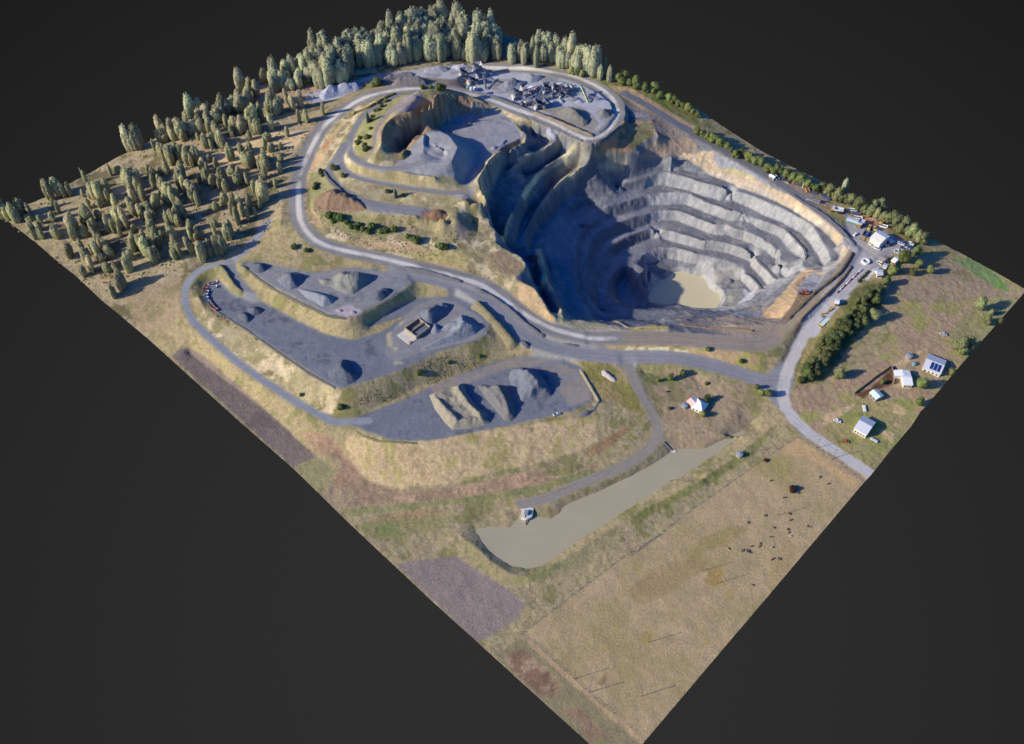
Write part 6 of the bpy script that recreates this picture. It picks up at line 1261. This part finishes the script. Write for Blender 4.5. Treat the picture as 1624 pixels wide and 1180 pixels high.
vv = [(2.9*math.cos(6.2832*k/n), 2.9*math.sin(6.2832*k/n), 1.6) for k in range(n)]+[(1.7*math.cos(6.2832*k/n), 1.7*math.sin(6.2832*k/n), 1.6) for k in range(n)]
m.poly(vv, [(k, (k+1) % n, (k+1) % n+n, k+n) for k in range(n)]); m.out('ring_wall', M_WPT, t); MB().cyl(0, 0, .2, .5, 1.68, n=n).out('water', M_DST, t)
for v, x, y, r, h, lb in (('A3', 1490, 1052, 2.0, 2.2, 'round grey water tank on the grassy bank beside the lake'), ('A3', 1143, 742, 2.0, 2.2, 'round grey water tank left of the pyramid-roofed house'), ('A4', 980, 497, 2.2, 2.2, 'round dark water tank above the white sheds'), ('A4', 1008, 535, 1.3, 1.6, 'small pale blue tank between the white sheds and the weeping tree')):
    t = empty('water_tank', lb, 'tank', GV(v, x, y)); MB().cyl(0, 0, -.4, h, r, n=18).out('drum', M_GRY if 'blue' not in lb else M_TEAL, t); MB().cyl(0, 0, h, h+.5, r+.05, .2, 18).out('lid', M_STL, t)
for v, x, y, a, lb in (('A4', 742, 770, 1.5, 'white boat-shaped trailer between the green shed and the grey shed'), ('A4', 795, 943, -.7, 'small silver trailer on the grass below the large grey shed')):
    t = empty('trailer', lb, 'trailer', GV(v, x, y), a); MB().box(-2.6, 2.2, -.9, .9, .5, 1.1, .08).out('tray', M_WPT if 'white' in lb else M_SIL, t); MB().bar((2.2, 0, .6), (3.8, 0, .5), .08).out('drawbar', M_DST, t)
    for y_ in (-1, 1): MB().bar((-.4, y_-.1, .35), (-.4, y_+.1, .35), .35, 10).out('wheel', M_BLK, t)
# ------------------------------------------------------------------ poles, fences
def mk_pole():
    t = empty('power_pole', '-', 'pole', (0, 0, 0)); MB().bar((0, 0, -.8), (0, 0, 9.5), .17, 7, .11).out('post', M_WOOD, t); MB().box(-1.1, 1.1, -.08, .08, 8.7, 8.9).out('crossarm', M_WOOD, t)
    m = MB()
    for x in (-1, -.4, .4, 1): m.cyl(x, 0, 8.9, 9.15, .07, n=6)
    m.out('insulators', M_PAL, t); return t
PL = First(mk_pole)
for v, x, y, lb in (('A7', 560, 841, 'timber power pole on the paddock fence line, upper of two close together'), ('A7', 637, 913, 'timber power pole on the paddock fence line, lower of two close together'), ('A7', 945, 652, 'timber power pole alone in the lower middle of the dry paddock'), ('A7', 908, 932, 'timber power pole nearest the bottom tip of the dry paddock'), ('A8', 452, 982, 'timber power pole left of the circular tracks in the dry paddock'), ('A8', 545, 1062, 'timber power pole below the circular tracks in the dry paddock'), ('A8', 930, 632, 'timber power pole among the cattle in the dry paddock'), ('A8', 1178, 202, 'timber power pole on the near side of the public road'), ('A8', 1285, 268, 'timber power pole by the public road close to the tile edge'), ('A8', 735, 243, 'timber power pole behind the grey water tank on the lake bank')): PL(GV(v, x, y), .5, lb)
for v, x, y, lb in (('Z1', 527, 405, 'pale bare pole sticking up at the far left edge'), ('Z7', 1330, 395, 'short bare pole by the trees outside the east road')):
    t = empty('bare_pole', lb, 'pole', GV(v, x, y)); MB().bar((0, 0, -.5), (-.3, 0, 9 if 'left' in lb else 5), .35, 6, .2).out('post', M_PAL, t)
def fence(label, pth, step=6, h=1.2):
    Q = [G(x, y) for x, y in pts(pth)]; t = empty('wire_fence', label, 'fence', Q[0]); o = Q[0]; P = []
    for a, b in zip(Q[:-1], Q[1:]):
        n = max(1, int((b-a).length/step))
        for k in range(n): p = a.lerp(b, k/n); p.z = ground_z(p.x, p.y); P.append(p-o)
    P.append(Q[-1]-o); pm = MB().box(-.09, .09, -.09, .09, -.4, h).out('post', M_WOOD, t); pm.location = P[0]
    for p in P[1:]: c = pm.copy(); SC.collection.objects.link(c); c.parent = t; c.location = p
    m = MB()
    for a, b in zip(P[:-1], P[1:]):
        for z in (.4, .75, 1.1): m.bar(a+Vector((0, 0, z)), b+Vector((0, 0, z)), .025, 3)
    m.out('wire', M_STL, t)
fence('post and wire fence along the lower left side of the big dry paddock', 'A7 275,610 350,660 450,750 560,845 660,945 760,1020 850,1095 920,1165')
fence('post and wire fence between the big dry paddock and the lake bank', 'A7 290,600 500,440 800,215 1000,95 A8 0,885 400,580 800,305 950,200 1050,138')
fence('post and wire fence along the public road side of the big dry paddock', 'A8 1060,140 1200,225 1350,325 1475,422')
fence('post and wire fence around the left side of the homestead paddock', 'A3 840,480 830,530 860,600 900,700 960,780 1010,850')
Q = [GV('A4', *p) for p in ((690, 692), (790, 615), (885, 548), (908, 600), (900, 640))]; t = empty('yard_fence', 'dark brown timber wall around the cattle yard by the sheds', 'fence', Q[0])
for a, b in zip(Q[:-1], Q[1:]):
    d = b-a; mw = MB().box(0, math.hypot(d.x, d.y), -.08, .08, -.4, 1.9).out('panel', M_BRNF, t); mw.location = a-Q[0]; mw.rotation_euler = (0, 0, math.atan2(d.y, d.x))
# timber hoarding and kerb berms beside the haul road
def berm(name, label, path, w, h, c, cat='berm'):
    Q = TH(path); bm = bmesh.new(); rows = []; D = dens(Q, 1.5); cx, cy = D[0][0], D[0][1]; z0 = ground_z(cx, cy)
    for i in range(len(D)):
        a, b = D[max(0, i-1)], D[min(len(D)-1, i+1)]; t = (b-a)[:2]; t = t/(np.hypot(*t)+1e-9); n = np.array([-t[1], t[0]]); s = 1+.3*mnoise.noise(Vector((i*.31, 0, h))); e = min(1, i/2, (len(D)-1-i)/2)
        rows.append([bm.verts.new((D[i][0]+n[0]*o*w*s-cx, D[i][1]+n[1]*o*w*s-cy, ground_z(D[i][0]+n[0]*o*w, D[i][1]+n[1]*o*w)+hh*h*s*max(.05, e)-.1-z0)) for o, hh in ((-1, 0), (-.35, .9), (.1, 1), (.4, .8), (1, 0))])
    for a, b in zip(rows[:-1], rows[1:]):
        for k in range(4): bm.faces.new((a[k], a[k+1], b[k+1], b[k]))
    me = bpy.data.meshes.new(name); bmesh.ops.recalc_face_normals(bm, faces=bm.faces[:]); bm.to_mesh(me); bm.free(); me.materials.append(pilemat(c)); me.polygons.foreach_set('use_smooth', [True]*len(me.polygons))
    o = link(bpy.data.objects.new(name, me)); o.location = (cx, cy, z0); return tag(o, label, cat)
for lb, pth, w, h, c in (('dark rock berm dividing the two haul roads, upper left length', 'A2 405,92 500,110 620,140 780,192', 1.3, 1.1, (100, 102, 106)), ('long dark rock berm dividing the two haul roads where they bend', 'A2 855,232 950,275 1060,350 1170,450 1260,520 1300,542', 1.5, 1.4, (100, 100, 102)), ('short rock berm between the two haul roads above the road fork', 'A2 1410,585 1460,592 1515,600', 1.2, 1.0, (104, 104, 106)), ('dark spoil berm at the corner of the lowest pad below the haul road', 'A2 1150,560 1200,615', 1.5, 1.4, (84, 86, 92)),
    ('pale soil berm along the right rim of the lowest pad', 'A3 480,500 520,570 560,640 590,690 600,710 560,735', 1.4, 1.1, (146, 134, 108)), ('dark edge berm along the outer rim of the long middle pad', 'A1 345,340 335,400 370,460 440,510 600,610 800,750 1000,890 1180,990', .9, .5, (90, 92, 96)), ('dark grassy berm along the lower rim of the top pad', 'A1 610,230 680,290 800,370 960,450 1120,525 1240,545', 1.0, .6, (98, 96, 84)), ('grassy hook-shaped berm between the perimeter road and the middle pad', 'A1 400,225 440,220 480,270 520,340 580,400', 2.6, 2.4, (124, 118, 88)), ('tall grassy bank with a dark side between the middle pad and the haul road', 'A2 850,325 920,385 985,450 1050,530 1110,610', 4.0, 3.2, (128, 120, 92)), ('grassy knob at the left end of the top pad', 'A1 550,215 590,235 610,260', 2.8, 2.0, (130, 124, 92)),
    ('red-brown berm on the curved rim between the plant yard and the brown slope', 'P3 520,345 640,250 740,170 850,80', 1.6, 1.6, (104, 100, 98)), ('dark bund along the pit side of the dirt road near the offices', 'P8 700,900 880,720 1080,520 1220,420 1400,270 1500,120 1570,0', 1.5, 1.5, (96, 88, 78)), ('tan bund along the road side of the dirt road near the offices', 'Q7 60,930 220,760 400,590 620,390 800,200 930,10', 1.3, 1.2, (128, 112, 92)), ('dark rock berm along the pit edge of the east road', 'P7 760,215 920,335 1100,430 1230,520 1400,670 1500,780 1605,890', 1.3, 1.1, (88, 88, 92)), ('grey berm between the haul road and the plant yard', 'Q5 200,720 420,800 640,890 800,960 1000,1035', 1.6, 2.0, (132, 120, 100)), ('dark edge berm under the lip of the lowest pad, left curve', 'A5 1290,570 1350,610 1450,640 A6 330,165 500,175', .9, .4, (112, 110, 80)), ('dark grass berm along the inner loop of the hill road', 'Z5 480,255 490,240 580,205 700,135 760,112', 1.5, 1.5, (98, 94, 62)), ('dark rock berm on the outer rim of the terrace fork', 'Z5 285,600 330,660 420,745 520,800', 1.3, 1.2, (86, 84, 78)), ('tan rock berm in the middle of the pit ramp by the road bend', 'A3 1100,212 1140,228 1300,243 1500,248 1590,265', 1.2, 1.2, (120, 106, 88)), ('broken tan berm on the wide ramp inside the pit rim', 'A3 690,195 780,240 900,235 1000,225', 1.2, 1.0, (140, 128, 100))):
    berm('rock_berm', lb, pth, w, h, c)
for i, (lb, pth) in enumerate((('second bench from the top, left length', 'P5 460,300 560,320 700,375 800,400 900,425 1000,455 1050,475'), ('third bench from the top, left length', 'P5 610,530 650,568 750,610 820,650 950,685 1050,730 1150,765'), ('fourth bench from the top', 'P5 300,743 450,755 560,790 700,850 850,910 930,940'), ('third bench from the top, right length', 'P7 705,690 785,770 875,870 945,940 970,1020 955,1075'), ('fifth bench from the top', 'P5 430,1035 600,1080 800,1150'), ('fifth bench from the top, right length', 'P8 335,95 405,172 485,243 592,352'), ('sixth bench from the top, left length', 'P6 420,172 530,200 700,260'), ('sixth bench from the top, right length', 'P6 1315,502 1405,570 1505,680 1562,712'))):
    berm('rock_berm', 'low dark rock berm on the edge of the '+lb, pth, .8, 1.0, (82, 84, 90))
# ------------------------------------------------------------------ cattle
def mk_cow(m_, m2=None):
    def f():
        t = empty('cow', '-', 'cow', (0, 0, 0)); J = {}; vs = []; es = []; rad = []
        def v(n, p, r, par=None):
            J[n] = len(vs); vs.append(p); rad.append(r)
            if par is not None: es.append((J[par], J[n]))
        v('hip', (-.75, 0, 1.05), .34); v('belly', (-.1, 0, 1.0), .40, 'hip'); v('chest', (.55, 0, 1.05), .36, 'belly'); v('neck', (.95, 0, 1.0), .2, 'chest'); v('poll', (1.25, 0, .72), .15, 'neck'); v('muzzle', (1.45, 0, .38), .09, 'poll')
        for s in (-1, 1):
            v(f'hk{s}', (-.85, .2*s, .75), .15, 'hip'); v(f'ho{s}', (-.98, .2*s, .45), .075, f'hk{s}'); v(f'hf{s}', (-.9, .2*s, .03), .06, f'ho{s}')
            v(f'fk{s}', (.6, .19*s, .7), .12, 'chest'); v(f'fn{s}', (.62, .19*s, .4), .07, f'fk{s}'); v(f'ff{s}', (.62, .19*s, .03), .06, f'fn{s}')
            v(f'ear{s}', (1.2, .2*s, .8), .035, 'poll')
        v('tail', (-1.1, 0, 1.0), .04, 'hip'); v('tip', (-1.15, 0, .5), .03, 'tail')
        me = bpy.data.meshes.new('body'); me.from_pydata(vs, es, []); o = bpy.data.objects.new('body', me); link(o)
        md = o.modifiers.new('s', 'SKIN'); md.use_smooth_shade = True
        for i, r_ in enumerate(rad): me.skin_vertices[0].data[i].radius = (r_, r_)
        me.skin_vertices[0].data[0].use_root = True; o.modifiers.new('u', 'SUBSURF').levels = 1
        dg = bpy.context.evaluated_depsgraph_get(); me2 = bpy.data.meshes.new_from_object(o.evaluated_get(dg)); o.modifiers.clear(); o.data = me2; me2.name = 'body'; me2.materials.clear(); me2.materials.append(m_)
        if m2:
            me2.materials.append(m2)
            for p in me2.polygons:
                if mnoise.noise(p.center*1.6+Vector((3, 1, 7))) > .08: p.material_index = 1
        o.parent = t; return t
    return First(f)
CB = mk_cow(paintm('black_hide', (46, 42, 42), .8)); CR = mk_cow(paintm('brown_hide', (120, 84, 60), .8)); CW = mk_cow(paintm('white_hide', (206, 198, 186), .8), paintm('red_hide', (130, 76, 50), .8))
for F, c, L_ in ((CB, 'black', '890,412 975,520 1060,488 850,635 1005,622 1012,662 995,722 890,770 768,828 708,855 738,857 750,866 938,909 1197,390 1252,435'), (CR, 'brown', '738,678 902,710 1000,741 816,813 812,830 893,913 902,908 1128,705 770,1075'), (CW, 'red and white', '1012,764 895,835 1114,699 615,845')):
    for x, y in [tuple(map(float, s.split(','))) for s in L_.split()]: F(GV('A8', x, y, 0), R.random()*6.28, c+' cow grazing in the big dry paddock', c+' cattle in the big dry paddock', .8)
